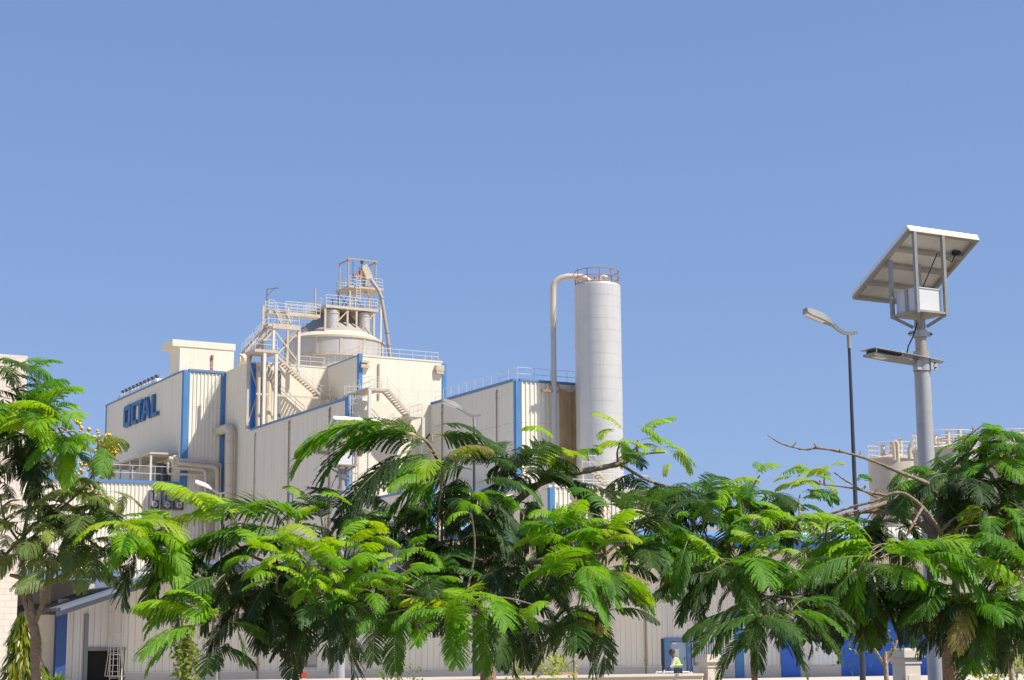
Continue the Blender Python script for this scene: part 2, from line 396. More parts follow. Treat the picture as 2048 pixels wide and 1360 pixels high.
# ---- office-side tall block with the sign (O)
B = thing('factory_building', 'tall cream factory block carrying the big blue sign, blue corner strip at its right', 'factory building', W(u0, v0))
a = MB(); a.ubox(u0, u0 + 16, v0 + 0.12, vF, 0, zO); a.build('wall', 'cream_flat', B)
a = MB(); sheet_u(a, u0 + 0.5, u1 + 0.05, v0, 0, zO - 0.05, 0.41, 0.09); a.build('corrugated_wall', 'cream_sheet', B)
strip(B, u0, v0 - 0.12, zLB - 0.6, zO, 0.62, 0.62)
a = MB(); a.ubox(u0 - 0.12, u0 + 0.5, v0 - .1, vF + .1, zO, zO + 0.16); a.ubox(u0 + .5, u1, v0 - .16, v0 + .3, zO, zO + .3); a.build('coping', 'blue_coping', B)
a = MB(); a.ubox(u0 - 0.05, u0 + 0.3, vF - 0.3, vF + 0.1, 0, zO); a.build('corner_trim', 'blue_coping', B)
a = MB(); rail(a, [W(u0 + .8, v0 + 12, zO + .1), W(u0 + .8, v0 + .6, zO + .1), W(u1 + .5, v0 + .6, zO + .3)], 1.0, 1.8, .022); a.build('railing', 'steel_white', B)
# small projecting eyebrow at the foot of the strip
a = MB(); a.ubox(u0 - .2, u0 + .7, v0 - .3, v0 - .1, onv(368, 922, v0)[1], onv(368, 918, v0)[1]); a.build('ledge', 'white_paint', B)

# stair head on the roof
vS = v0 + 1.6
uL, zs = onv(345.3, 678.2, vS); uRr, _ = onv(471, 688, vS)
ub, zb = onv(360.5, 692.5, vS)
vb = onu(323, 690, uL)[0]
Hd = thing('roof_house', 'plain cream roof house with an overhanging cap slab above the signed block', 'roof house', W(ub, vS, zO))
a = MB(); a.ubox(ub, uRr - 0.15, vS + 0.05, vb - .3, zO - 0.3, zb); a.build('wall', 'cream_plain', Hd)
a = MB(); a.ubox(uL, uRr, vS - 0.03, vb, zb, zs); a.build('cap_slab', 'cream_plain', Hd)
uw, zw = onv(424, 724, vS)
a = MB(); a.ubox(uw - .13, uw + .13, vS - .06, vS + .05, onv(424, 741, vS)[1], zw + .5)
a.tube([W(uw, vS - .05, zw + .4), W(uw, vS - .05, zw + .75)], 0.16, 10); a.build('window', 'steel_rust', Hd)

# white roof canopy with a row of dark ventilators behind the parapet
zc = zO
Rc = thing('roof_skylight', 'low white ribbed roof hood along the parapet above the sign', 'roof hood', W(u0 + 1, onu(240, 795, u0)[0], zO))
va, vb2 = onu(224, 806, u0)[0], onu(302, 768, u0)[0]
a = MB()
n = 14
for i in range(n):
    t0 = va + (vb2 - va) * i / n; t1 = va + (vb2 - va) * (i + .8) / n
    a.ubox(u0 + .6, u0 + 3.2, t1, t0, zO + .16, zO + 1.0)
a.ubox(u0 + .7, u0 + 3.1, vb2, va, zO + .16, zO + .9)
a.build('hood', 'white_paint', Rc)
first = None
for i in range(10):
    vv = va + (vb2 - va) * (i + 0.9) / 10.6
    loc = W(u0 + 1.0, vv, zO + 1.0)
    labs = ['farthest left', 'second from the left', 'third from the left', 'fourth from the left', 'fifth from the left', 'sixth from the left', 'seventh from the left', 'eighth from the left', 'ninth from the left', 'rightmost, nearest the roof railing']
    lab = 'small dark ventilator on the white roof hood, ' + labs[i]
    if first is None:
        first = thing('roof_ventilator', lab, 'ventilator', loc, 'ventilators on the white roof hood')
        a = MB(); a.lathe(loc, [(0.13, 0), (0.13, 0.28)], 10); a.build('neck', 'dark_metal', first)
        a = MB(); a.lathe(loc, [(0.24, 0.26), (0.30, 0.36), (0.26, 0.5), (0.08, 0.58)], 12); a.build('cowl', 'dark_metal', first)
    else: copytree(first, loc, lab)

# sign letters on the left wall: built in the wall plane, standing proud of it
def sign():
    T = 0.36; uf_ = u0 - T
    vl = onu(247.5, 812, uf_)[0]; vr = onu(314, 790, uf_)[0]
    zb_ = onu(249, 855, uf_)[1]
    ztop = onu(249, 813, uf_)[1]; H = ztop - zb_; Wd = (vl - vr)
    root = thing('wall_sign', 'big blue raised letters OCTAL on the shaded cream wall', 'sign', W(u0, vl, zb_))
    def seg(pts, th):  # polygon list in (s, h) unit coords -> prism
        a = MB()
        for poly in pts:
            k = len(poly)
            vs = [W(u0 - 0.02, vl - s * Wd, zb_ + h * H) for s, h in poly] + [W(u0 - 0.02 - th, vl - s * Wd, zb_ + h * H) for s, h in poly]
            fs = [tuple(range(k))[::-1], tuple(range(k, 2 * k))] + [(i, (i + 1) % k, k + (i + 1) % k, k + i) for i in range(k)]
            a.add(vs, fs)
        return a
    t = 0.052; hb = 0.15
    def bx(x0, x1, h0, h1): return [(x0, h0), (x1, h0), (x1, h1), (x0, h1)]
    def chb(x0, x1, h0, h1, cut):   # bevel given corners
        c = 0.03; ch = 0.10; out = []
        out += [(x0 + c, h0), (x0, h0 + ch)][::1] if 'bl' in cut else [(x0, h0)]
        out += [(x0, h1 - ch), (x0 + c, h1)] if 'tl' in cut else [(x0, h1)]
        out += [(x1 - c, h1), (x1, h1 - ch)] if 'tr' in cut else [(x1, h1)]
        out += [(x1, h0 + ch), (x1 - c, h0)] if 'br' in cut else [(x1, h0)]
        return out
    L = {}
    L['O'] = [bx(0.0, t, .12, .88), bx(.165, .165 + t, .12, .88), chb(0, .165 + t, .88 - .02, 1, ['tl', 'tr']) , chb(0, .165 + t, 0, .14, ['bl', 'br']), bx(t, .165, .78, .87), bx(t, .165, .13, .2)]
    L['C'] = [bx(.245, .245 + t, .12, .88), chb(.245, .55, .84, 1, ['tl']), chb(.245, .40, 0, .15, ['bl'])]
    L['T'] = [bx(.46, .46 + t, 0, .845)]
    L['A'] = [[(.545, 0), (.605, 0), (.70, 1), (.64, 1)], [(.70, 1), (.64, 1), (.745, 0), (.805, 0)], bx(.60, .75, .27, .40)]
    L['L'] = [bx(.84, .84 + t, .15, 1), bx(.84, 1.0, 0, .15)]
    for ch, polys in L.items():
        o = seg(polys, T).build('letter', 'sign_blue', root)
sign()

# ---- tall plain block joined to it (T)
T_ = thing('factory_building', 'tall plain cream block between two blue strips, right of the corrugated bay', 'factory building', W(u1, v1))
a = MB(); a.ubox(u1, u2 + 4, v1, v0 + 14, 0, zT); a.build('wall', 'cream_flat', T_)
strip(T_, u1, v0 - 0.36, 0, zT, 0.25, 0.36, su=-.04)
a = MB(); a.ubox(u1 - .4, u1 - .02, v0 - .32, v0 - .06, onv(440, 1090, v0)[1] - 12, zT); a.build('corner_trim', 'blue_trim', T_)
a = MB(); a.ubox(u1 - .08, u1 + .3, v1 + .1, v0 + 12, zT, zT + .14); a.ubox(u1 - .08, u2 + 4, v1 - .05, v1 + .25, zT, zT + .14); a.build('coping', 'cream_plain', T_)
a = MB(); rail(a, [W(u1 + .4, v0 - .5, zT + .1), W(u1 + .4, v1 + .3, zT + .1)], 1.0, 1.7, .022)
rail(a, [W(u1 + 5.2, v1 + .3, zT + .12), W(u2 - .2, v1 + .3, zT + .12)], 1.05, 1.9, .03); a.build('railing', 'steel_white', T_)
strip(T_, u1, v1 - .02, zP + .2, zT - .05, .5, .5, 'blue_sheeting')
# round vent drum beside the stair top
pv = at(487, 722, 196)
V = thing('roof_fan', 'round pale fan drum behind the parapet beside the stair tower', 'fan', pv)
a = MB(); ax = Vector((1, 0.3, 0)).normalized()
a.tube([pv - ax * .55, pv - ax * .5, pv + ax * .35, pv + ax * .45], [.5, .85, .85, .6], 20); a.build('drum', 'pipe_cream', V)
a = MB(); a.ubox(uv(pv)[0] - .6, uv(pv)[0] + .6, uv(pv)[1] - .5, uv(pv)[1] + .5, zT, pv.z - .5); a.build('base', 'steel_white', V)
a = MB(); a.tube([pv + ax * .5 + Vector((0, 0, -1)), pv + ax * .5 + Vector((.5, 0, 1.1))], .12, 8); a.build('pipe', 'dark_metal', V)

# ---- long lower block (P) continuing the same wall
Pb = thing('factory_building', 'long lower cream block with grey roof edge, below the stair tower', 'factory building', W(u1, v2))
a = MB(); a.ubox(u1, u4 + 0.4, v2, v1 + .05, 0, zP); a.build('wall', 'cream_flat', Pb)
a = MB(); a.ubox(u1 - .10, u1 + .25, v2 - .05, v1 - .55, zP, zP + .22); a.build('coping', 'blue_coping', Pb)
strip(Pb, u1, v2 - .12, 0, zP + .3, .5, .62)
for (px, pyt, r) in ((580, 848, .07), (512, 872, .045), (661, 822, .07)):
    vv, zz = onu(px, pyt, u1); downpipe(Pb, u1, vv, 0, zz, r)
# broad air duct down the wall: elbow out of the corrugated bay
vd, zd = onu(474, 855, u1)
a = MB(); c0 = W(u1 - .75, vd, 0)
pe = W(u1 - .75, vd, zd)
a.tube([W(u1 - .75, v0 + .3, zd), W(u1 - .75, vd + 1.2, zd), W(u1 - .75, vd + .75, zd - .03), W(u1 - .75, vd + .32, zd - .22), W(u1 - .75, vd + .06, zd - .6), W(u1 - .75, vd, zd - 1.1), W(u1 - .75, vd, 2)], [.50, .50, .50, .50, .47, .45, .45], 24)
a.build('air_duct', 'pipe_cream', Pb)
zz = zd - 1.6
for i in range(9):
    a = MB(); a.lathe(W(u1 - .75, vd, zz), [(.48, 0), (.48, .10)], 20); a.build('duct_flange', 'galv', Pb); zz -= 2.4
for (px, py) in ((488, 1000), (520, 1024), (582, 1009), (653, 998)):
    vv, zz = onu(px, py, u1)
    if px == 488: continue
    f = MB()
    wv = .55; hh = 1.0
    for (va_, vb_, za, zb2) in ((vv - wv, vv + wv, zz + hh, zz + hh + .12), (vv - wv, vv + wv, zz - hh, zz - hh + .12), (vv - wv, vv - wv + .12, zz - hh + .12, zz + hh), (vv + wv - .12, vv + wv, zz - hh + .12, zz + hh)):
        f.ubox(u1 - .08, u1 + .02, va_, vb_, za, zb2)
    fo = f.build('window', 'blue_coping', Pb)
    q = MB(); q.ubox(u1 - .03, u1 + .01, vv - wv + .12, vv + wv - .12, zz - hh + .12, zz + hh); q.build('pane', 'grey_sheet', fo)

# ---- upper tower block (Q)
Qb = thing('factory_building', 'upper sunlit cream block with blue strips at both edges, below the big tank', 'factory building', W(u2, v3))
a = MB(); a.ubox(u2, u3, v3, v1 + 2.2, zP - 1, zQ); a.build('wall', 'cream_plain', Qb)
strip(Qb, u2, v3 - .06, zP, zQ + .25, .38, .5)
a = MB(); a.ubox(u3 - .05, u3 + .42, v3 - .1, v3 + .5, zP - .5, zQ - .1); a.build('corner_trim', 'blue_trim', Qb)
a = MB(); a.ubox(u2 - .06, u2 + .2, v3 + .1, v1 + 2, zQ, zQ + .12); a.build('coping', 'blue_coping', Qb)
a = MB(); a.ubox(u2 + .4, u3, v3 - .06, v3 + .25, zQ, zQ + .15); a.build('coping', 'cream_plain', Qb)
a = MB(); rail(a, [W(u2 + .3, v1 + 2, zQ + .1), W(u2 + .3, v3 + .4, zQ + .1), W(u3 - .3, v3 + .4, zQ + .1), W(u3 - .3, v1 + 2, zQ + .1)], 1.0, 1.6, .03); a.build('railing', 'steel_white', Qb)
for (px, py, ww, hh) in ((729, 733, 1.0, .35), (729, 724, .9, .25), (878, 737, 1.0, .6), (878, 746, .9, .3)):
    uu, zz = onv(px, py, v3); a = MB(); a.ubox(uu - ww / 2, uu + ww / 2 - .05, v3 - .4, v3, zz - hh / 2, zz + hh / 2); a.build('bracket_box', 'steel_beige', Qb)
uu, za = onv(757, 728, v3); _, zb3 = onv(757, 800, v3)
a = MB(); a.ubox(uu - .09, uu + .09, v3 - .14, v3 + .05, zb3, za); a.build('pipe_chase', 'pipe_brown', Qb)
a = MB(); a.ubox(u2 + .1, u4 + .2, v3 - .25, v3, zP, onv(800, 824, v3)[1] if False else zP + .35); a.build('base_kerb', 'cream_plain', Qb)

# ---- right block (R)
uRe = onv(1240, 800, v4)[0]
Rb = thing('factory_building', 'cream ribbed block behind the tall silver silo, blue strip on its front corner', 'factory building', W(u4, v4))
a = MB(); a.ubox(u4 + .1, uRe, v4 + .1, v2 + 1, 0, zR - .02); a.build('wall', 'cream_plain', Rb)
a = MB(); sheet_v(a, v4 + .1, v2, u4, 0, zR, .30, .03); a.build('corrugated_wall', 'cream_sheet', Rb)
us, _ = onv(1118, 800, v4)
a = MB(); sheet_u(a, u4 + .4, us, v4, 0, zR, .44, .09); a.build('corrugated_wall', 'cream_sheet', Rb)
a = MB(); sheet_u(a, us, uRe, v4, 0, onv(1130, 781, v4)[1], .44, .10); a.build('rusty_wall', 'rusty_sheet', Rb)
a = MB(); sheet_u(a, us, uRe, v4 - .01, onv(1130, 781, v4)[1] + .1, zR, .44, .09); a.build('corrugated_wall', 'cream_sheet', Rb)
a = MB(); a.ubox(us, uRe, v4 - .3, v4 - .1, onv(1130, 783, v4)[1] - .05, onv(1130, 779, v4)[1]); a.build('gutter', 'steel_beige', Rb)
strip(Rb, u4, v4 - .1, 0, zR + .02, .42, .45)
a = MB(); a.ubox(u4 - .1, u4 + .25, v4 + .3, v2 - .05, zR + .02, zR + .24); a.ubox(u4 + .4, uRe, v4 - .14, v4 + .2, zR + .02, zR + .22); a.build('coping', 'blue_coping', Rb)
a = MB(); rail(a, [W(u4 - 8.6, v2 + .4, zR + .2), W(u4 + .4, v2 - .2, zR + .2), W(u4 + .4, v4 + .4, zR + .2), W(uRe - .2, v4 + .4, zR + .2)], 1.1, 1.7, .028); a.build('railing', 'steel_white', Rb)
for (px, py) in ((886, 815), (995, 787)):
    vv, zz = onu(px, py, u4); downpipe(Rb, u4, vv, 0, zz, .055)

# ---- low front block (N) continuing the left wall toward the camera
pN = onu(695, 1009, u1); vN5, zN = onu(862, 985, u1)
zN = (pN[1] + zN) / 2
zN = pN[1]
vN5 = onu(861, 960, u1)[0]
Nb = thing('factory_building', 'low cream block in front of the sunlit yard wall, blue strip behind the centre tree', 'factory building', W(u1, vN5))
a = MB(); a.ubox(u1, u4 + 3, vN5, v2 - .2, 0, zN); a.build('wall', 'cream_flat', Nb)
a = MB(); a.ubox(u1 - .08, u1 + .3, vN5, v2 - .2, zN, zN + .2); a.ubox(u1 + .3, u4 + 3, vN5 - .08, vN5 + .3, zN, zN + .2); a.build('coping', 'blue_coping', Nb)
strip(Nb, u1, vN5 - .12, 0, zN + .1, .45, .5)

# ---- low hall in front of the sign block (LB)
Lb = thing('factory_building', 'low sunlit ribbed hall with blue roof edge below the sign wall', 'factory building', W(u0 - 20, v0))
a = MB(); a.ubox(u0 - 60, u0 + .2, v0 + .15, v0 + 30, 0, zLB - .05); a.build('wall', 'cream_plain', Lb)
a = MB(); sheet_u(a, u0 - 60, u0 + .5, v0 - .02, 0, zLB, .44, .09); a.build('corrugated_wall', 'cream_sheet', Lb)
a = MB(); a.ubox(u0 - 60, u0 - .1, v0 - .18, v0 + .3, zLB - .02, zLB + .36); a.build('coping', 'blue_coping', Lb)
a = MB(); rail(a, [W(u0 - 20, v0 + .3, zLB + .45), W(u0 - .4, v0 + .3, zLB + .45)], 1.5, 2.6, .04, (.7,)); a.build('railing', 'steel_white', Lb)

# ---- pipe shelter on that hall roof
zsh = onu(330, 919, u0)[1]
sh = thing('roof_shelter', 'lean-to steel shelter with dark openings against the sign wall', 'shelter', W(u0 - 2, v0 + 6, zLB))
vsa = onu(272, 938, u0)[0]; vsb = v0 + 1.2
a = MB(); a.ubox(u0 - 3.2, u0 - .05, vsb, vsa, zsh, zsh + .22); a.build('roof', 'steel_beige', sh)
for i in range(5):
    vv = vsb + .2 + (vsa - vsb - .4) * i / 4
    a = MB(); a.ubox(u0 - 3.1, u0 - 2.9, vv - .1, vv + .1, zLB, zsh); a.build('post', 'steel_white', sh)
    a = MB(); a.bar(W(u0 - 3, vv, zsh - .1), W(u0 - .1, vv, zsh - .1), .1, .16); a.build('rafter', 'steel_beige', sh)
a = MB(); a.ubox(u0 - .9, u0 - .3, v0 + 3.6, v0 + 4.6, zLB, zLB + 2.6); a.build('cabinet', 'dark_metal', sh)
a = MB(); a.ubox(u0 - .9, u0 - .3, v0 + 6.2, v0 + 7.4, zLB, zLB + 3.0); a.build('cabinet', 'grey_metal', sh)

# ---- pipes that drop from the shelter and cross the bay
def pipe(pxs, vplane, r, label, mat_='pipe_cream'):
    pts = []
    for p in pxs:
        uu, zz = onv(p[0], p[1], vplane); pts.append(W(uu, vplane, zz))
    # round the corners
    out = [pts[0]]
    for i in range(1, len(pts) - 1):
        a_, b_, c_ = pts[i - 1], pts[i], pts[i + 1]
        e = min(2.6 * r, (b_ - a_).length / 2.1, (c_ - b_).length / 2.1)
        p_ = b_ + (a_ - b_).normalized() * e; q_ = b_ + (c_ - b_).normalized() * e
        for t in (0, .25, .5, .75, 1): out.append(p_ * (1 - t) ** 2 + b_ * 2 * t * (1 - t) + q_ * t * t)
    out.append(pts[-1])
    m = MB(); m.tube(out, r, 12); o = m.build('wall_pipe', mat_)
    tag(o, label, 'pipe', 'pipes on the corrugated bay'); return o
def pipe_b(pts, r, label):
    return pipe(pts, v0 - .9, r, label)
pipe_b([(336, 925), (336, 948), (385, 949), (412, 951), (403, 952)], .13, 'thin cream pipe in a low loop, lowest of the shelter pipes')
pipe_b([(338, 917), (346, 917), (346, 935), (411, 940), (411, 1130)], .21, 'thick cream pipe bending down the bay, left of its thicker twin')
pipe_b([(346, 915), (356, 915), (356, 927), (434, 934), (434, 1130)], .25, 'thickest cream pipe, bending down the bay beside the dark blue strip')
pipe(([(365, 922), (441, 927), (440, 985)]), v0 - .7, .10, 'thin cream pipe along the top of the pipe run, ending beside the blue strip')
pipe(([(403, 952), (402, 1120)]), v0 - .5, .09, 'thin vertical cream pipe left of the thick pipes')
pipe(([(425, 955), (424, 1120)]), v0 - .5, .08, 'thin vertical cream pipe between the two thick pipes')
a = MB(); 
for (x0_, x1_) in ((384, 400), (412, 428)):
    ua, zz = onv(x0_, 997, v0); ubb, _ = onv(x1_, 997, v0); a.ubox(ua, ubb, v0 - .5, v0 - .1, zz - .12, zz + .12)
tag(a.build('pipe_bracket', 'steel_beige'), 'two short steel bars clamping the vertical pipes to the bay', 'bracket')

# ---- three exhaust fans in frames on the lit wall
firstf = None
for k, (px, py) in enumerate(((305, 1001), (330.5, 1002), (354, 1003))):
    uu, zz = onv(px, py, v0); c = W(uu, v0 - .55, zz)
    lab = ['framed exhaust fan with neck duct on the lit wall, left one', 'framed exhaust fan between the other two, half in shadow', 'framed exhaust fan in full shadow, right one'][k]
    if firstf is None:
        firstf = thing('exhaust_fan', lab, 'fan', c, 'exhaust fans on the low hall')
        a = MB(); Z = Vector((0, 0, 1))
        def fb(x0, x1, z0, z1, y0=-.3, y1=.5): a.obox(c + W((x0 + x1) / 2, (y0 + y1) / 2, (z0 + z1) / 2), W((x1 - x0) / 2, 0), W(0, (y1 - y0) / 2), (0, 0, (z1 - z0) / 2))
        fb(-.5, .5, -.98, -.88); fb(-.5, -.43, -.88, 1.0); fb(.43, .5, -.88, -.05); fb(-.04, .5, -.05, .03); fb(-.1, -.04, -.05, 1.0); fb(-.5, -.04, 1.0, 1.07)
        a.build('frame', 'grey_metal', firstf)
        a = MB(); a.tube([c + W(-.0, -.26, -.45), c + W(0, -.2, -.45), c + W(0, .3, -.45)], [.32, .38, .38], 20); a.build('housing', 'galv', firstf)
        a = MB(); a.tube([c + W(-.27, 0, -.3), c + W(-.27, 0, .3), c + W(-.27, 0, .98)], .15, 12); a.build('neck', 'galv', firstf)
        a = MB(); a.tube([c + W(.03, -.30, -.45), c + W(.03, -.262, -.45)], [.15, .17], 16); a.build('inlet', 'steel_rust', firstf)
        for z in (.2, .38, .56):
            a = MB(); a.lathe(c + W(-.27, 0, z), [(.18, 0), (.18, .05)], 14, False); a.build('clamp', 'grey_metal', firstf)
    else: copytree(firstf, c, lab)

# ------------------------------------------------------------------ big tank with platforms
YT = 198.0
pT = at(668, 700, YT); rT = 5.72
def zat(py, Y=YT, px=668): return at(px, py, Y).z
tc = Vector((pT.x, pT.y, 0))
zr = zat(671, YT - rT); zm = zat(708, YT - rT)
tank = thing('storage_tank', 'wide round metal tank with a cone roof standing above the factory roofs', 'tank', tc)
a = MB(); a.lathe(tc, [(rT - .25, 0), (rT - .25, zm), (rT, zm + .02), (rT, zr)], 96); a.build('shell', 'tank_metal', tank, 20)
a = MB(); zap = zat(628)
a.lathe(tc, [(rT + .12, zr - .12), (rT + .12, zr + .14), (rT - .1, zr + .16)], 96, False); a.lathe(tc, [(rT + .06, zm - .05), (rT + .06, zm + .18)], 96, False)
a.build('ring', 'steel_beige', tank)
a = MB(); a.lathe(tc, [(rT * .80, zr + .15 + (zap - zr) * .2), (rT * .30, zap - .1), (.3, zap)], 64); a.build('cone_roof', 'tank_shade', tank)
a = MB(); a.lathe(tc, [(rT - .02, zr + .15), (rT * .80, zr + .152 + (zap - zr) * .2)], 64, False); a.build('roof_skirt', 'dust_roof', tank)
for th in range(0, 360, 28):
    a = MB(); d = Vector((math.cos(R(th + 4)), math.sin(R(th + 4)), 0)); a.obox(tc + d * (rT + .01) + Vector((0, 0, (zr + zm) / 2)), d * .04, d.cross(Vector((0, 0, 1))) * .14, (0, 0, (zr - zm) / 2)); a.build('stiffener', 'steel_beige', tank)
# inclined steps and pipe on the left of the cone
pa = at(572, 679, YT - 1.5); pb_ = at(645, 634, YT - 1.2)
a = MB(); a.bar(pa, pb_, .75, .3)
for i in range(2):
    q = pa.lerp(pb_, .55 + .3 * i); 
    for j in range(3): a.tube([q + Vector((.3 * j, -.5, -.5)), q + Vector((.3 * j - .15, -.5, .35))], .1, 8)
a.build('roof_walk', 'steel_beige', tank)
# top platform with its own two vessels
YF = YT - 4.8
fl = at(655, 609, YF); ufl, vfl = uv(fl)
ufr = onv(757, 622, vfl)[0]
zpl = fl.z; vbk = vfl + 6.5
plat = thing('tank_platform', 'square steel service deck with railings on top of the big tank', 'platform', W(ufl, vfl, zpl))
a = MB(); a.ubox(ufl - .2, ufr, vfl, vbk, zpl - .32, zpl); a.build('deck', 'steel_beige', plat)
a = MB(); rail(a, [W(ufl - .1, vbk, zpl), W(ufl - .1, vfl + .1, zpl), W(ufr - .1, vfl + .1, zpl), W(ufr - .1, vbk, zpl), W(ufl, vbk, zpl)], 1.15, 1.5, .035, (.4, .78)); a.build('railing', 'steel_white', plat)
cols = []
for px in (650.5, 695, 713, 748):
    uu, zz = onv(px, 640, vfl + .15); cols.append(uu)
for i, uu in enumerate(cols):
    a = MB(); a.ubox(uu - .11, uu + .11, vfl + .1, vfl + .32, zr + .1, zpl - .32); a.build('column', 'steel_beige', plat)
for (i, j) in ((0, 1), (2, 3)):
    a = MB(); zl = zr + .3; zh = zpl - .5
    a.bar(W(cols[i], vfl + .2, zl), W(cols[j], vfl + .2, zh), .1, .13); a.bar(W((cols[i] + cols[j]) / 2, vfl + .2, (zl + zh) / 2 - .1), W(cols[j], vfl + .2, zl), .1, .13)
    a.build('brace', 'steel_beige', plat)
for k, px in enumerate((664, 728)):
    uu, _ = onv(px, 640, vfl + .95); c = W(uu, vfl + .95, 0)
    vs_ = thing('bin_vessel', ['upright round vessel under the tank deck, left one and wider', 'upright round vessel under the tank deck, right one'][k], 'vessel', c + Vector((0, 0, zr)), 'vessels below the tank deck')
    a = MB(); a.lathe(c, [(.85 - .1 * k, zr - .2), (.85 - .1 * k, zpl - .45)], 32); a.build('shell', 'tank_metal', vs_)
    a = MB(); a.lathe(c, [(.9 - .1 * k, zpl - .9), (.9 - .1 * k, zpl - .75)], 32); a.build('band', 'steel_beige', vs_)
# small equipment on the deck
for (px, py, h, lab, m_) in ((666, 607, .9, 'small pipe stub standing at the left of the tank deck', 'grey_metal'), (710, 612, 1.3, 'green valve standing mid deck behind the railing', 'galv')):
    uu, _ = onv(px, py, vfl + 1); c = W(uu, vfl + 1, zpl)
    t_ = thing('valve', lab, 'valve', c); a = MB(); a.tube([c, c + Vector((0, 0, h))], .13, 10); a.build('body', m_, t_); a = MB(); a.tube([c + Vector((-.3, 0, h)), c + Vector((.3, 0, h))], .1, 10); a.build('handwheel', m_, t_)
c = at(630, 602, YT - 1); a = MB(); a.tube([c - Vector((0, 0, 1.2)), c + Vector((0, 0, 1.5))], .12, 10); tag(a.build('vent_pipe', 'galv'), 'short upright pipe left of the tank deck', 'pipe')

# hoist tower
YH = YT - 1.0
hl = at(692, 573, YH); uh0, vh0 = uv(hl); uh1 = onv(762, 577, vh0)[0]; zh = hl.z; vh1 = vh0 + 3.4
uh0 = onv(700, 573, vh0)[0]
tower = thing('hoist_tower', 'rusty steel hoist tower with a lifting beam above the tank', 'hoist tower', W(uh0, vh0, zpl))
for (uu, vv, m_) in ((uh0, vh0, 'steel_beige'), (uh1, vh0, 'steel_white'), (uh0, vh1, 'galv_dusty'), (uh1, vh1, 'steel_beige')):
    a = MB(); a.ubox(uu - .09, uu + .09, vv - .09, vv + .09, (zr - .5) if uu == uh1 and vv == vh0 else zpl, zh - .1); a.build('column', m_, tower)
a = MB(); a.ubox(uh0 - .3, uh1 + .2, vh0 - .3, vh1 + .2, zh - .1, zh + .12); a.build('deck', 'steel_beige', tower)
a = MB(); rail(a, [W(uh0 - .2, vh1, zh + .1), W(uh0 - .2, vh0 - .2, zh + .1), W(uh1 + .1, vh0 - .2, zh + .1), W(uh1 + .1, vh1, zh + .1), W(uh0 - .2, vh1, zh + .1)], 1.15, 1.0, .03, (.4, .78)); a.build('railing', 'steel_white', tower)
ztp = at(697, 517, YH).z
ug0 = onv(697, 540, vh0 + .3)[0]; ug1 = onv(751.5, 540, vh0 + .3)[0]
for uu in (ug0, ug1):
    a = MB(); a.ubox(uu - .08, uu + .08, vh0 + .2, vh0 + .36, zh + .1, ztp - .1); a.ubox(uu - .08, uu + .08, vh1 - .6, vh1 - .44, zh + .1, ztp - .1); a.bar(W(uu, vh0 + .2, ztp - .05), W(uu, vh1 - .4, ztp - .05), .14, .16); a.build('gantry_post', 'galv_dusty', tower)
    a = MB(); a.ubox(uu - .13, uu + .13, vh0 + .15, vh0 + .45, ztp - .2, ztp + .018); a.build('red_cap', 'red_faded', tower)
a = MB(); a.ubox(ug0 - .2, ug1 + .2, vh0 + .2, vh0 + .38, ztp + .02, ztp + .18); a.build('lifting_beam', 'galv_dusty', tower)
um = onv(724, 525, vh0 + .3)[0]
a = MB(); a.tube([W(um, vh0 + .3, ztp), W(um, vh0 + .3, at(724, 560, YH).z)], .05, 6); a.ubox(um - .15, um + .15, vh0 + .15, vh0 + .45, ztp - .3, ztp); a.build('chain', 'dark_metal', tower)
a = MB(); u_a = onv(706, 525, vh0 + .3)[0]; a.tube([W(u_a, vh0 + .3, ztp), W(u_a, vh0 + .3, zh + .2)], .03, 6); a.build('chain', 'dark_metal', tower)
for (ua, ubx, vv) in ((uh0, uh1, vh0), (uh0, uh1, vh1)):
    a = MB(); a.bar(W(ua, vv, zpl + .3), W((ua + ubx) / 2, vv, zh - .3), .08, .1); a.bar(W(ubx, vv, zpl + .3), W((ua + ubx) / 2, vv, zh - .3), .08, .1); a.build('brace', 'galv_dusty', tower)
a = MB(); a.bar(W(uh0, vh0, zpl + .3), W(uh0, vh1, zh - .3), .08, .1); a.bar(W(uh0, vh1, zpl + .3), W(uh0, vh0, zh - .3), .08, .1); a.build('brace', 'galv_dusty', tower)
a = MB(); ul = onv(717, 575, vh0 - .5)[0]
for s in (-.25, .25): a.tube([W(ul + s, vh0 - .5, zpl), W(ul + s, vh0 - .5, zh + 1.5)], .04, 6)
z = zpl + .3
while z < zh + 1.2: a.tube([W(ul - .25, vh0 - .5, z), W(ul + .25, vh0 - .5, z)], .03, 6); z += .3
a.build('ladder', 'steel_white', tower)
ured, zred = onv(722, 549, vh0)
a = MB(); a.ubox(ured - .9, ured - .1, vh0 - .05, vh0 + .5, zred - .35, zred); a.ubox(ured - .1, ured + .1, vh0 - .1, vh0 + .5, zred - .5, zred + .5); a.ubox(ured - .55, ured - .4, vh0 - .1, vh0 + .2, zred - .1, zred + .15); a.build('hoist_motor', 'red_faded', tower)
# inclined hopper box
uc, zc_ = onv(731, 551, vh0 + .8); c = W(uc, vh0 + .8, zc_ - .1)
hop = thing('feed_hopper', 'tilted sandy metal hopper box inside the hoist tower', 'hopper', c)
d = (Vector((C_, S_, 0)) * .45 + Vector((0, 0, -.9))).normalized(); s2 = W(0, 1); n2_ = d.cross(s2).normalized()
a = MB(); a.obox(c + Vector((0, 0, .45)), d * .85, s2 * .5, n2_ * .42); a.build('body', 'steel_beige', hop)
a = MB(); a.obox(c + Vector((.12, 0, -.95)), Vector((C_, S_, 0)) * .3, s2 * .4, (0, 0, .35)); a.build('throat', 'galv_dusty', hop)
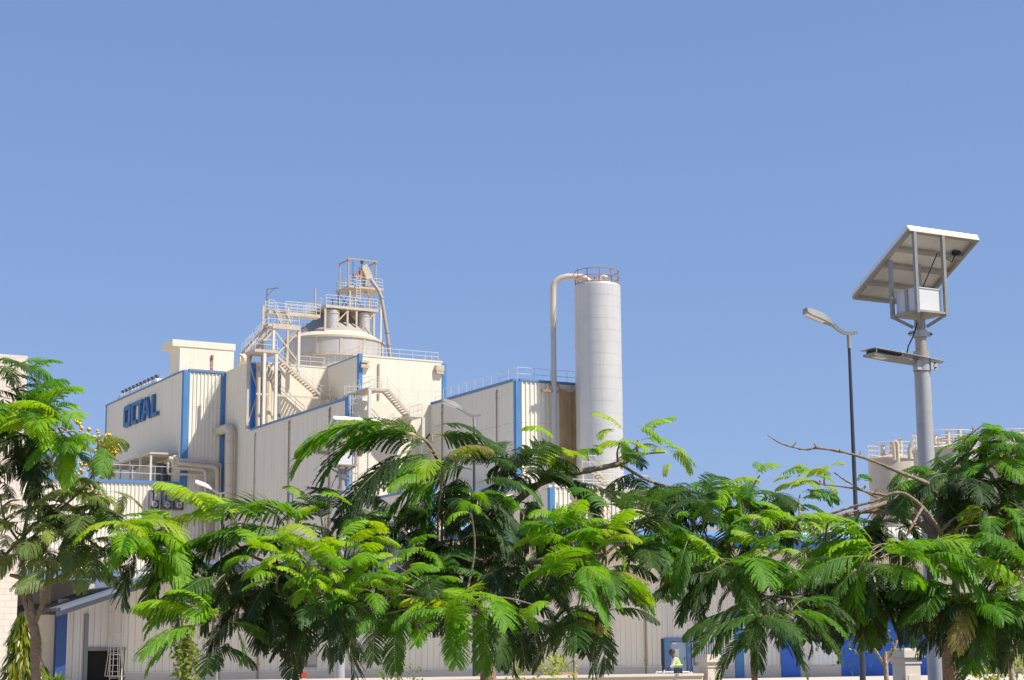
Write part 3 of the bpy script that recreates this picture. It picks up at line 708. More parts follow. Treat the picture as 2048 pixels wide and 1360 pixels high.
# chute pipe sweeping down to the roof
pts = [at(x, y, YH - .5) for x, y in ((742, 560), (750, 571), (758, 582), (763, 596), (768, 625), (774, 665), (777, 690), (780, 716))]
a = MB(); a.tube(pts, .21, 12); ch = a.build('chute_pipe', 'galv_dusty'); tag(ch, 'long bent chute pipe sweeping from the hoist tower down past the tank', 'pipe')
for q in (3, 5, 6):
    a = MB(); d = (pts[q] - pts[q - 1]).normalized(); a.tube([pts[q] - d * .08, pts[q] + d * .08], .3, 12); a.build('flange', 'galv_dusty', ch)

# ------------------------------------------------------------------ left stair tower
vq = v1 - 2.2                      # plane of the outer stair face
def Q2(px, py, v=None):
    v = vq if v is None else v
    uu, zz = onv(px, py, v); return uu, zz
st = thing('stair_tower', 'tall beige steel stair tower climbing to the tank deck', 'stair tower', W(onv(550, 850, vq)[0], vq, zP))
ul1, zl1 = Q2(528, 705); ul2, _ = Q2(552, 705)
for px, ptop, nm in ((527.5, 704, 'column'), (551, 704, 'column')):
    uu, _ = Q2(px, 800); a = MB(); a.ubox(uu - .15, uu + .15, vq - .15, vq + .15, zP, zl1); a.build(nm, 'steel_white', st)
ulL = Q2(510, 705)[0]
for uu in (ulL, Q2(540, 800)[0]):
    a = MB(); a.ubox(uu - .13, uu + .13, v1 - .3, v1 - .05, zP, zl1); a.build('column', 'steel_beige', st)
for zz_ in (zP + (zl1 - zP) * .45,):
    a = MB(); a.bar(W(Q2(512, 800)[0], vq, zz_), W(Q2(640, 800)[0], vq, zz_), .12, .2); a.build('beam', 'steel_beige', st)
a = MB(); a.bar(W(ulL, v1 - .2, zP + .5), W(ul2, v1 - .2, zl1 - .5), .1, .12); a.bar(W(ulL, v1 - .2, zl1 - .5), W(ul2, v1 - .2, zP + .5), .1, .12); a.build('brace', 'steel_beige', st)
# landing one (walkway just above roof edge)
a = MB(); a.ubox(ulL - .1, ul2 + .2, vq - .2, v1 + .4, zl1, zl1 + .3); a.build('landing', 'steel_beige', st)
a = MB(); rail(a, [W(ulL, v1 + .35, zl1 + .3), W(ulL, vq - .1, zl1 + .3), W(ul2 + .1, vq - .1, zl1 + .3)], 1.1, 1.0, .03); a.build('railing', 'steel_white', st)
# main flight down to the right, in front of the sunlit wall
pt_, pb2 = Q2(554, 713), Q2(641, 790)
flight(st, W(pb2[0], vq - .1, pb2[1]), W(pt_[0], vq - .1, pt_[1]), 1.15, W(0, 1), 17)
ub2 = Q2(664, 800)[0]
a = MB(); a.ubox(pb2[0] - .1, ub2, vq - .2, vq + 1.2, pb2[1] - .3, pb2[1] - .1); a.build('landing', 'steel_beige', st)
for px in (640, 662):
    uu = Q2(px, 800)[0]; a = MB(); a.ubox(uu - .1, uu + .1, vq - .1, vq + .1, zP, pb2[1] - .3); a.build('column', 'steel_beige', st)
a = MB(); rail(a, [W(ub2, vq + 1.1, pb2[1] - .1), W(ub2, vq - .1, pb2[1] - .1), W(pb2[0], vq - .1, pb2[1] - .1)], 1.1, 1.0, .03); a.build('railing', 'steel_white', st)
# last short flight to the roof, coming toward the camera
k = W(pb2[0] + .6, vq - .2, pb2[1] - .2)
flight(st, W(pb2[0] + .6, vq - 4.5, zP + .25), k, 1.1, W(1, 0), 9)
# upper tower
vU = vq + 1.2
ua1 = onv(547.5, 650, vU)[0]; ua2 = onv(598, 650, vU)[0]; zl2 = onv(560, 649, vU)[1]
for uu in (ua1, ua2):
    a = MB(); a.ubox(uu - .14, uu + .14, vU - .14, vU + .14, zl1 + .3 if uu == ua1 else zT - 1, zl2); a.build('column', 'steel_white', st)
    a = MB(); a.ubox(uu - .12, uu + .12, vU + 3.2, vU + 3.44, zT, zl2 + (2.6)); a.build('column', 'steel_beige', st)
a = MB(); a.bar(W(ua1, vU, zl2 - .6), W(ua2, vU, zT + .2), .12, .16); a.bar(W(ua2, vU + .05, zl2 - .6), W(ua1, vU + .05, zT + .4), .12, .16); a.build('brace', 'steel_beige', st)
uLL = onv(535, 650, vU)[0]
a = MB(); a.ubox(uLL, ua2 + .1, vU - .2, vU + 1.3, zl2 - .3, zl2); a.ubox(ua1 - .2, ua2 + .1, vU - .25, vU - .2, zl2 - .5, zl2 + .02); a.build('landing', 'steel_beige', st)
a = MB(); rail(a, [W(uLL, vU + 1.3, zl2), W(uLL, vU - .1, zl2), W(ua2, vU - .1, zl2), W(ua2, vU + 1.3, zl2)], 1.1, 1.2, .03); a.build('railing', 'steel_white', st)
# flight between the first and second landing
flight(st, W(ulL - .3, vU + 1.0, zl1 + .3), W(uLL + .5, vU + 1.0, zl2 - .1), 1.1, W(0, 1), 14)
flight(st, W(ulL + .9, vU + 2.2, zl1 + .3), W(uLL + 1.7, vU + 2.2, zl2 - .1), 1.0, W(0, 1), 14)
# flight to the top walkway
zw_ = onv(560, 622, vU + 3.4)[1]
uf = onv(564, 645, vU + 1.2)[0]
flight(st, W(uf, vU + 1.2, zl2), W(uf, vU + 3.4, zw_), 1.2, W(1, 0), 9)
vW = vU + 3.4
uw0 = onv(538, 620, vW)[0]; uw1 = onv(641, 622, vW)[0]
a = MB(); a.ubox(uw0, uw1, vW, vW + 1.3, zw_ - .35, zw_); a.build('walkway', 'steel_beige', st)
a = MB(); rail(a, [W(uw0, vW + .9, zw_), W(uw0, vW + .05, zw_), W(uf - .05, vW + .05, zw_)], 1.15, 1.0, .035, (.4, .78)); rail(a, [W(uf + 1.25, vW + .05, zw_), W(uw1, vW + .05, zw_)], 1.15, 1.5, .035, (.4, .78)); rail(a, [W(uw0, vW + 1.25, zw_), W(uw1, vW + 1.25, zw_)], 1.15, 1.5, .035, (.4, .78)); a.build('railing', 'steel_white', st)
# floodlight mast
lm = at(533, 700, 194); lt_ = at(534.5, 578, 194)
mast = thing('light_mast', 'thin dark mast with a short arm above the stair tower', 'mast', lm)
a = MB(); a.tube([lm, lt_], .085, 8); a.build('pole', 'grey_metal', mast)
a = MB(); e = lt_ + Vector((1.25, 0, .1)); a.tube([lt_, e], .06, 8); a.tube([lt_ - Vector((0, 0, .8)), lt_ + Vector((.75, 0, 0))], .035, 8); a.obox(e - Vector((.15, 0, 0)), (.2, 0, 0), (0, .1, 0), (0, 0, .06)); a.build('arm', 'grey_metal', mast)
# pipes and ducts behind the tower
for (px, r, lab, m_) in ((517, .22, 'pale vertical riser pipe at the left inside the stair tower', 'pipe_cream'), (535, .42, 'broad sandy riser duct inside the stair tower', 'steel_beige'), (556, .3, 'shaded riser pipe right of the stair tower columns', 'grey_metal'), (544, .16, 'thin cream riser pipe in the middle of the stair tower', 'pipe_cream')):
    uu = onv(px, 800, v1 - .8)[0]; a = MB(); a.tube([W(uu, v1 - .8, zP), W(uu, v1 - .8, zT - 1.2), W(uu + .1, v1 - .2, zT - .6)], r, 12)
    tag(a.build('riser_pipe', m_), lab, 'pipe', 'riser pipes by the stair tower')
# mesh-clad lit panel behind main flight
# electrical gear heap on the roof in the shade of Q
gx = W(onv(668, 800, v1 - 1.5)[0], v1 - 3.0, zP)
eq = thing('roof_equipment', 'dark rusty pump gear in the shade at the foot of the stair', 'pump', gx)
a = MB(); a.tube([gx + Vector((-.8, 0, .7)), gx + Vector((.8, .3, .7))], .5, 14); a.obox(gx + Vector((0, 0, .15)), (1, 0, 0), (0, .5, 0), (0, 0, .15)); a.build('body', 'steel_rust', eq)
a = MB(); a.tube([gx + Vector((-.2, 0, 1.1)), gx + Vector((-.2, 0, 2.0)), gx + Vector((.8, 0, 2.2))], .15, 10); a.build('pipe', 'dark_metal', eq)

# ------------------------------------------------------------------ front stair by the upper block
vG = v2 - 2.4
def G(px, py): return onv(px, py, vG)
s2t = thing('stair_tower', 'white steel stair in front of the sunlit wall, its flight going down right', 'stair tower', W(G(740, 850)[0], vG, zN))
ua, za = G(738, 776); ub_, zb_ = G(775, 781)
a = MB(); a.ubox(ua - .1, ub_, vG, vG + 1.4, za - .18, za + .06)
a.ubox(ua - .1, ua + 1.3, vG + 1.4, v2 + 3.5, za - .18, za + .06); a.build('landing', 'steel_beige', s2t)
a = MB(); rail(a, [W(ua, v2 + 3.4, za), W(ua, vG, za), W(ub_, vG, za)], 1.1, 1.1, .03); rail(a, [W(ua + 1.2, v2 + 3.4, za), W(ua + 1.2, vG + 1.4, za), W(ub_, vG + 1.4, za)], 1.1, 1.1, .03); a.build('railing', 'steel_white', s2t)
uc2, zc2 = G(820, 829)
flight(s2t, W(uc2, vG, zc2), W(ub_, vG, za), 1.2, W(0, 1), 11)
ud2 = G(846, 829)[0]
a = MB(); a.ubox(uc2 - .05, ud2, vG - .05, vG + 2.9, zc2 - .2, zc2 + .05); a.build('landing', 'steel_white', s2t)
a = MB(); rail(a, [W(uc2, vG - .02, zc2), W(ud2 - .1, vG - .02, zc2), W(ud2 - .1, vG + 2.8, zc2), W(uc2, vG + 2.8, zc2)], 1.1, 1.0, .03); a.build('railing', 'steel_white', s2t)
for px in (738.5, 846):
    uu = G(px, 850)[0]; a = MB(); a.ubox(uu - .14, uu + .14, vG - .14, vG + .14, zN, (za if px < 800 else zc2) - .2); a.build('column', 'steel_white', s2t)
uu = G(822, 850)[0]; a = MB(); a.ubox(uu - .12, uu + .12, vG + 2.5, vG + 2.74, zN, zc2 - .2); a.build('column', 'steel_beige', s2t)
pe2 = onv(772, 862, vG + 1.6)
flight(s2t, W(pe2[0], vG + 1.6, pe2[1]), W(uc2 - .1, vG + 1.6, zc2 - .1), 1.1, W(0, 1), 10)
# white pipe cage beside it
cg = W(G(722, 830)[0], vG + 1.5, zN)
a = MB()
for i in range(10):
    th = 2 * math.pi * i / 10; o = Vector((math.cos(th) * .45, math.sin(th) * .45, 0)); a.tube([cg + o, cg + o + Vector((0, 0, zP - zN + .3))], .025, 5)
z = .4
while z < zP - zN + .2:
    ring = [cg + Vector((math.cos(t * math.pi / 6) * .45, math.sin(t * math.pi / 6) * .45, z)) for t in range(13)]; a.tube(ring, .025, 5, False); z += .8
tag(a.build('cage_ladder', 'steel_white'), 'round caged ladder beside the blue strip, left of the front stair', 'ladder')
# slanted bright pipes that shade the yard wall
for k, (x0, y0, x1, y1) in enumerate(((715, 835, 738, 790),)):
    pass

# ------------------------------------------------------------------ silo
YS = 150.4 * 160 / 160.0
pS = at(1198, 800, YS); rS = 47.3 / FPX * YS; sc_ = Vector((pS.x, pS.y, 0))
vSi = uv(pS)[1]
if vSi + rS > v4 - .3:
    sc_ = sc_ - sc_ * ((vSi + rS - v4 + .4) / vSi); YS = sc_.y; rS = 47.3 / FPX * YS
zSt = at(1198, 574, YS).z; zSb = at(1198, 975, YS).z
silo = thing('silo', 'tall silver metal silo with banded courses, tallest thing right of centre', 'silo', sc_)
prof = [(rS * .98, 0)]
z = zSb - 2; H_ = (zSt - z) / 19
prof = [(rS, z - 3)]
for i in range(19):
    za_ = z + i * H_; prof += [(rS, za_), (rS, za_ + H_ - .05), (rS - .009, za_ + H_ - .049), (rS - .009, za_ + H_ - .001)]
prof += [(rS, zSt - .05), (rS * .97, zSt + .12)]
a = MB(); a.lathe(sc_, prof, 128, False); a.build('shell', 'silo_metal', silo, 20)
a = MB(); a.lathe(sc_, [(rS * .98, zSt + .1), (rS * .5, zSt + .45), (.3, zSt + .6)], 64); a.build('roof', 'dust_roof', silo)
a = MB(); n = 11; h = 1.25
for i in range(n):
    th = 2 * math.pi * i / n + .2; o = Vector((math.cos(th) * rS * .95, math.sin(th) * rS * .95, zSt + .1)); a.tube([sc_ + o, sc_ + o + Vector((0, 0, h))], .045, 6)
for hh in (.1, .65, h):
    ring = [sc_ + Vector((math.cos(t * math.pi / 24) * rS * .95, math.sin(t * math.pi / 24) * rS * .95, zSt + .1 + hh)) for t in range(49)]; a.tube(ring, .04, 6, False)
a.build('railing', 'steel_rust', silo)
a = MB(); c = sc_ + Vector((.25, -.3, zSt + .3)); a.tube([c, c + Vector((0, 0, .35)), c + Vector((.25, 0, .6)), c + Vector((.6, 0, .45))], .2, 12); a.build('vent', 'pipe_cream', silo)
a = MB(); a.tube([sc_ + Vector((-.2, 0, zSt + .3)), sc_ + Vector((-.2, 0, zSt + .95))], .08, 8); a.build('nozzle', 'steel_rust', silo)
# duct over the top
Yd = YS - .2
path = [(1180, 573), (1178, 563), (1170, 556), (1160, 553.5), (1136, 553), (1122, 556), (1111, 563), (1106.5, 574), (1106, 600), (1107, 700), (1109, 850), (1111, 1000)]
pts = [at(x, y, Yd) for x, y in path]
base = W(*uv(pts[-1])); pts2 = pts[:9]
x_, y_ = pts[8].x, pts[8].y
pts2 = pts[:9] + [Vector((x_, y_, pts[9].z)), Vector((x_, y_, pts[10].z)), Vector((x_, y_, 1.0))]
dk = thing('silo_duct', 'cream gooseneck duct rising beside the silo and bending onto its top', 'duct', Vector((x_, y_, 0)))
a = MB(); a.tube(pts2[:9] + [Vector((x_, y_, at(1107, 655, Yd).z))], .27, 18); a.build('upper_duct', 'pipe_cream', dk)
a = MB(); a.tube([Vector((x_, y_, at(1107, 655, Yd).z - .01)), Vector((x_, y_, .5))], .25, 18); a.build('lower_duct', 'galv', dk)
a = MB(); zb4 = at(1107, 783, Yd).z; a.obox((x_, y_, zb4), W(1.2, 0), W(0, .15), (0, 0, .1)); a.bar((x_ - .8, y_ - .4, zb4), (x_ - .1, y_, zb4 + .8), .08, .1); a.bar((x_ + .8, y_ + .4, zb4), (x_ + .1, y_, zb4 + .8), .08, .1); a.build('bracket', 'steel_rust', dk)

# ------------------------------------------------------------------ low block under the silo (S) with its steel platform
v6 = vSi - 6.5
uS0, zS = onv(1099, 976, v6); uS1 = onv(1330, 1000, v6)[0]
Sb = thing('factory_building', 'low ribbed block at the foot of the silo, half hidden by foliage', 'factory building', W(uS0, v6))
a = MB(); a.ubox(uS0 + .1, uS1, v6 + .12, v4 - .6, 0, zS - .05); a.build('wall', 'cream_plain', Sb)
a = MB(); sheet_u(a, uS0 + .3, uS1, v6, 0, zS, .42, .09); a.build('corrugated_wall', 'cream_sheet', Sb)
strip(Sb, uS0, v6 - .1, 0, zS + .05, .42, .4)
a = MB(); a.ubox(uS0 + .4, uS1, v6 - .12, v6 + .25, zS + .06, zS + .3); a.ubox(uS0, uS0 + .3, v6 + .1, v4 - 1, zS + .06, zS + .3); a.build('coping', 'cream_plain', Sb)
pf = thing('silo_platform', 'beige steel access platform with stairs at the foot of the silo', 'platform', W(onv(1200, 1000, v6 - 2)[0], v6 - 2, 0))
vp = v6 - 2.4
uA, zA = onv(1172, 992, vp); uB = onv(1240, 992, vp)[0]; uC = onv(1358, 1030, vp)[0]
a = MB(); a.ubox(uA, uB, vp, vp + 2.2, zA - .5, zA); a.ubox(uA, uB + 4.5, vp + 2.2, vp + 4, zA + .25, zA + .5); a.build('deck', 'steel_beige', pf)
for px in (1174, 1226):
    uu = onv(px, 1010, vp)[0]; a = MB(); a.ubox(uu - .14, uu + .14, vp - .1, vp + .14, 0, zA + (1.0 if px < 1200 else 0)); a.build('column', 'steel_white', pf)
a = MB(); rail(a, [W(uA - 4, v6 + .3, zS + .3), W(uB + 4.5, v6 + .3, zS + .3)], 1.1, 1.1, .03, (.55,)); rail(a, [W(uA, vp + .05, zA), W(uB, vp + .05, zA)], 1.1, 1.1, .03); a.build('railing', 'steel_white', pf)
uD, zD = onv(1192, 938, v6 + 1); uE, zE = onv(1236, 985, v6 + 1)
flight(pf, W(uE, v6 + 1, zE), W(uD, v6 + 1, zD), 1.0, W(0, 1), 10)
a = MB(); uD0 = onv(1165, 938, v6 + 1)[0]; a.ubox(uD0, uD, v6 + 1, v6 + 2, zD - .2, zD); a.ubox(uD0, uD0 + .15, v6 + 1, v6 + 1.15, zS, zD); a.build('landing', 'steel_beige', pf)
a = MB(); rail(a, [W(uD0, v6 + 1, zD), W(uD, v6 + 1, zD)], 1.1, 1.0, .03); a.build('railing', 'steel_white', pf)
uF, zF_ = onv(1240, 990, vp); uG, zG = onv(1262, 1016, vp); uG2, _ = onv(1300, 1016, vp)
flight(pf, W(onv(1312, 1036, vp)[0], vp + .3, onv(1312, 1036, vp)[1]), W(uB, vp + .3, zA), 1.1, W(0, 1), 14)
uK, zK = onv(1318, 1038, vp)
a = MB(); a.ubox(uK, uC, vp, vp + 1.6, zK - .3, zK); a.build('landing', 'steel_white', pf)
a = MB(); a.ubox(uC - .2, uC + .12, vp - .1, vp + .2, 0, zK + 1.5); a.ubox(uK - .1, uK + .15, vp - .1, vp + .15, 0, zK); a.build('column', 'steel_white', pf)
a = MB(); a.bar(W(uC, vp, zK - 2.0), W(uK + .9, vp, zK - .3), .1, .14); a.build('brace', 'steel_white', pf)

# ------------------------------------------------------------------ distant tanks on the right
def small_tank(cx, rpx, ptop, Y, lab, seed):
    r = rpx / FPX * Y * 1.02; p = at(cx, ptop, Y); zt = p.z; c = Vector((p.x, p.y, 0)); rnd = random.Random(seed)
    t = thing('storage_tank', lab, 'tank', c, 'dusty tanks behind the right tree')
    a = MB(); a.lathe(c, [(r, 0), (r, zt * .55), (r + .05, zt * .55 + .05), (r + .05, zt * .55 + .15), (r, zt * .55 + .2), (r, zt)], 64); a.build('shell', 'tank_grey', t)
    a = MB(); a.lathe(c, [(r + .12, zt - .02), (r + .12, zt + .12), (r * .75, zt + .25), (r * .3, zt + .6), (r * .1, zt + .72)], 48); a.build('roof', 'dust_roof', t)
    a = MB(); n = 14; h = 1.35
    for i in range(n):
        th = 2 * math.pi * i / n + .1 * seed; o = Vector((math.cos(th) * r, math.sin(th) * r, zt + .1)); a.tube([c + o, c + o + Vector((0, 0, h))], .035, 5)
    for hh in (.15, .55, .95, h):
        ring = [c + Vector((math.cos(k_ * math.pi / 20) * r, math.sin(k_ * math.pi / 20) * r, zt + .1 + hh)) for k_ in range(41)]; a.tube(ring, .028, 5, False)
    a.build('railing', 'steel_white', t)
    a = MB()
    for k_ in range(3):
        th = 3.6 + k_ * 1.0; o = c + Vector((math.cos(th) * r * .45, math.sin(th) * r * .45, zt + .3)); a.tube([o, o + Vector((0, 0, .9 + .25 * k_)), o + Vector((0, 0, 1.0 + .25 * k_))], [.18, .18, .28], 10)
    a.build('nozzle', 'pipe_cream', t)
    return c, r, zt
t1 = small_tank(1783, 45, 921, 152, 'dusty round tank left of the galvanised lamp post', 1)
t2 = small_tank(1893, 64, 903, 140, 'wider dusty tank with a cone vent, right of the galvanised lamp post', 2)
t3 = small_tank(2022, 62, 899, 148, 'dusty tank at the right edge, behind the tree top', 3)
# loop pipe between the tanks and the long overhead line
pts = [at(x, y, 146) for x, y in ((1820, 918), (1819, 900), (1824, 886), (1834, 878), (1850, 875), (1866, 874), (1873, 877), (1876, 885), (1876, 900))]
a = MB(); a.tube(pts, .2, 12); tag(a.build('tank_pipe', 'pipe_cream'), 'arched cream pipe joining two dusty tanks behind the lamp post', 'pipe')
a = MB(); a.tube([at(1874, 879, 145), at(2070, 868, 141)], .2, 12); tag(a.build('tank_pipe', 'pipe_cream'), 'long straight cream pipe running over the tank tops to the right edge', 'pipe')
pts = [at(x, y, 149) for x, y in ((1789, 920), (1788, 900), (1787, 885), (1791, 882), (1795, 888), (1796, 925))]
a = MB(); a.tube(pts, .16, 10); tag(a.build('tank_pipe', 'pipe_cream'), 'narrow hooked pipe standing on the left dusty tank', 'pipe')

# ------------------------------------------------------------------ stone building at the left edge
pE = at(52, 800, 60); uE_, vE_ = uv(pE); zE_ = at(53, 712, 60).z
Eb = thing('stone_building', 'pale block-faced building at the left edge behind the tree', 'building', W(uE_, vE_))
a = MB(); a.ubox(uE_ - 14, uE_, vE_, vE_ + 12, 0, zE_); a.build('wall', 'stone_block', Eb)

# ------------------------------------------------------------------ long low hall with deep canopies (W)
pW = at(1350, 1333, 95); uWp, vw = uv(pW)
zPl = pW.z
uWl = onv(112, 1300, vw - 3.6)[0]; uWr = onv(2200, 1300, vw)[0]; uWm = onv(815, 1300, vw)[0]
vcL = vw - 3.6; vcR = vw - 5.0
Wb = thing('long_hall', 'long low ribbed hall with a blue-edged deep canopy behind the trees', 'factory hall', W(uWm, vw))
zcR = onv(1600, 1076, vcR)[1]; zcR0 = onv(1600, 1094, vcR)[1]
zeL = onv(112, 1222, vcL)[1]; upk, zpk = onv(400, 1128, vcL)
print('W vw %.1f zcR %.1f zeL %.1f zpk %.1f zPl %.2f uWl %.1f uWm %.1f' % (vw, zcR, zeL, zpk, zPl, uWl, uWm))
zwL = zpk - .2
# walls (with openings cut as separate wall runs)
def wrun(px0, px1, z0, z1, m='cream_sheet', nm='corrugated_wall', pitch=.33):
    ua_, ub_ = onv(px0, 1310, vw)[0], onv(px1, 1310, vw)[0]
    a = MB(); sheet_u(a, ua_, ub_, vw, z0, z1, pitch, .045); return a.build(nm, m, Wb)
zl_ = lambda py, px=1350: onv(px, py, vw)[1]
wrun(112, 168, 0, 3.4 + .6, 'grey_sheet')
wrun(168, 250, onv(200, 1300, vw)[1], zwL - 1.0, 'grey_sheet')
wrun(250, 815, zPl, zwL)
wrun(815, 1322, zPl, zcR + .2)
wrun(1322, 1384, zl_(1277), zcR + .2, 'grey_sheet')
wrun(1384, 1625, zPl, zcR + .2, 'grey_sheet')
wrun(1625, 1680, zPl, zcR + .2, 'white_paint')
wrun(1680, 1968, zl_(1205, 1780), zcR + .2, 'cream_sheet')
wrun(1968, 2200, zPl, zcR + .2, 'grey_sheet')
for x0, x1 in ((250, 1322), (1384, 1680), (1968, 2200)):
    a = MB(); a.ubox(onv(x0, 1310, vw)[0], onv(x1, 1310, vw)[0], vw - .06, vw + .2, 0, zPl); a.build('plinth', 'plaster', Wb)
a = MB(); a.ubox(onv(250, 1310, vw)[0], uWr, vw + .22, vw + .3, 0, zwL); a.ubox(uWl, onv(166, 1310, vw)[0], vw + .22, vw + .3, 0, 3.3); a.ubox(uWm, uWr, vw + .22, vw + 14, 0.1, zcR - .1); a.build('inner_wall', 'plaster', Wb)
# sill flashing
a = MB(); a.ubox(onv(250, 1310, vw)[0], onv(1322, 1310, vw)[0], vw - .1, vw + .02, zPl, zPl + .05); a.build('flashing', 'grey_sheet', Wb)
# left gable canopy: two slopes meeting over x=400
def slab(mb, pa, pb, v_a, v_b, th):
    (ua_, za_), (ub2_, zb2_) = pa, pb
    vs = [W(ua_, v_a, za_), W(ub2_, v_a, zb2_), W(ub2_, v_b, zb2_), W(ua_, v_b, za_), W(ua_, v_a, za_ + th), W(ub2_, v_a, zb2_ + th), W(ub2_, v_b, zb2_ + th), W(ua_, v_b, za_ + th)]
    mb.add(vs, [(0, 3, 2, 1), (4, 5, 6, 7), (0, 1, 5, 4), (1, 2, 6, 5), (2, 3, 7, 6), (3, 0, 4, 7)])
a = MB(); slab(a, (uWl, zeL), (upk, zpk), vcL - .5, vw + 12, .14); slab(a, (upk, zpk), (uWm, zpk - .4), vcL - .5, vw + 12, .14); a.build('roof', 'gutter_grey', Wb)
a = MB(); slab(a, (uWl - .05, zeL - .25), (upk, zpk - .25), vcL, vcL + .09, .45); slab(a, (upk, zpk - .25), (uWm, zpk - .65), vcL, vcL + .09, .45); a.build('fascia', 'gutter_grey', Wb)
# corner column in blue at the left end
a = MB(); a.ubox(uWl + .3, uWl + .75, vcL + 1.2, vcL + 1.6, 0, zeL + .1); a.build('corner_column', 'blue_navy', Wb)
# right canopy
a = MB(); a.ubox(uWm, uWr, vcR + .12, vw + 14, zcR - .12, zcR - .02); a.build('roof', 'grey_sheet', Wb)
a = MB(); a.ubox(uWm - .1, uWr, vcR + .5, vcR + .6, zcR0 - .12, zcR - .12); a.build('fascia', 'blue_trim', Wb)
a = MB(); a.ubox(uWm - .12, uWr, vcR - .12, vcR + .61, zcR - .118, zcR + .02); a.ubox(uWm - .12, uWr, vcR + .0, vcR + .6, zcR + .022, zcR + .2); a.build('gutter', 'blue_fascia', Wb)
# clerestory set back on the roof
vk = vw + 5
a = MB(); sheet_u(a, onv(1500, 1060, vk)[0], uWr, vk, zcR - .2, onv(1600, 1048, vk)[1], .36, .07); a.ubox(onv(1500, 1060, vk)[0], uWr, vk + .1, vk + 6, zcR - .2, onv(1600, 1048, vk)[1] - .05); a.build('clerestory', 'cream_sheet', Wb)
# roller door, left
ud0, ud1 = onv(172, 1300, vw)[0], onv(250, 1300, vw)[0]
zdo = onv(200, 1300, vw)[1]
a = MB(); a.ubox(ud0, ud1, vw + .5, vw + .6, 0, zdo + .3); dr = a.build('doorway', 'void', Wb)  # near-black slab paints the unlit dark behind the opening
a = MB(); a.ubox(ud0 - .12, ud0 + .06, vw - .1, vw + .2, 0, zdo + 1.6); a.ubox(ud0 + .06, ud1, vw - .12, vw + .18, zdo - .03, zdo + .12); a.build('frame', 'grey_metal', dr)
# louvre
ul0, zl0 = onv(612, 1335, vw); ul1_, zl1_ = onv(632, 1277, vw)
a = MB(); a.ubox(ul0, ul1_, vw - .14, vw - .05, zl0, zl1_); lv = a.build('louvre', 'grey_metal', Wb)
a = MB(); k = 7
for i in range(k):
    x = ul0 + .06 + (ul1_ - ul0 - .14) * i / (k - 1); a.ubox(x - .008, x + .02, vw - .17, vw - .141, zl0 + .14, zl1_ - .1)
a.build('blade', 'steel_white', lv)
# door with blue frame
xd = [onv(x, 1300, vw)[0] for x in (1327, 1340, 1371, 1380)]
a = MB(); zt_ = onv(1350, 1283, vw)[1]; zt2 = onv(1350, 1276, vw)[1]
a.ubox(xd[0], xd[1], vw - .1, vw + .1, 0, zt_); a.ubox(xd[2] + .05, xd[3], vw - .1, vw + .1, 0, zt_); a.ubox(xd[0], xd[3], vw - .12, vw + .1, zt_, zt2); dfr = a.build('door_frame', 'blue_coping', Wb)
a = MB(); a.ubox(xd[1], xd[2] + .05, vw - .02, vw + .05, 0, zt_ - .02); do = a.build('door', 'door_grey', Wb)
a = MB(); a.ubox(xd[1] + .3, xd[1] + .55, vw - .035, vw - .021, 1.1, 1.6); a.build('door_panel', 'grey_sheet', do)
a = MB(); a.tube([W(xd[2] - .1, vw - .06, 1.0), W(xd[2] - .1, vw - .06, 1.15)], .02, 6); a.build('handle', 'dark_metal', do)
a = MB(); a.ubox(xd[1] + .1, xd[1] + .35, vw - .09, vw - .022, zt_ - .14, zt_ - .06); a.build('door_closer', 'white_paint', do)
# barred window
xw = [onv(x, 1290, vw)[0] for x in (1386, 1441)]
zw0, zw1 = zPl + .05, onv(1400, 1265, vw)[1]
a = MB(); t = .13
a.ubox(xw[0], xw[0] + t, vw - .1, vw - .04, zw0, zw1 - t); a.ubox(xw[1] - t, xw[1], vw - .1, vw - .04, zw0, zw1 - t); a.ubox(xw[0], xw[1], vw - .11, vw - .04, zw1 - t, zw1); wn = a.build('window', 'blue_coping', Wb)
a = MB(); a.ubox(xw[0] + t, xw[1] - t, vw - .07, vw - .05, zw0, zw1 - t); a.build('pane', 'box_white', wn)
a = MB()
for i in range(9): x = xw[0] + t + .06 + i * .155; a.ubox(x, x + .03, vw - .095, vw - .072, zw0, zw1 - t - .15)
a.build('grille', 'black', wn)
# blue roller shutters
for (x0, x1, pyt, m_, nm) in ((1680, 1866, 1205, 'blue_shutter', 'roller_shutter'), (1560, 1598, 1245, 'blue_shutter', 'blue_door'), (1468, 1486, 1225, 'blue_trim', 'blue_post'), (1866, 1968, 1240, 'blue_shutter', 'roller_shutter')):
    ua_, ub2_ = onv(x0, 1300, vw)[0], onv(x1, 1300, vw)[0]; zz = onv((x0 + x1) / 2, pyt, vw)[1]
    a = MB(); n = 26
    if x1 - x0 > 90:
        for i in range(n): a.ubox(ua_, ub2_, vw - .04, vw + .05, zz * i / n, zz * (i + .86) / n)
        a.ubox(ua_, ub2_, vw, vw + .04, 0, zz)
    else: a.ubox(ua_, ub2_, vw - .09, vw - .05, 0, zz)
    a.build(nm, m_, Wb)
a = MB(); ua_, ub2_ = onv(1983, 1300, vw)[0], uWr
for i in range(20): a.ubox(ua_, ub2_, vw - .1, vw - .05, .1 + i * .16, .1 + i * .16 + .12)
a.build('slat_shutter', 'grey_sheet', Wb)
a = MB(); a.ubox(onv(1973, 1300, vw)[0], onv(1981, 1300, vw)[0], vw - .12, vw - .05, 0, 2.4); a.build('post', 'blue_trim', Wb)
for px in (437, 515, 1290):
    uu, _ = onv(px, 1300, vw); downpipe(Wb, uu, vw, 0, zcR - 1.2 if px > 1000 else zpk - 1.2, .045, -.1, 'u')

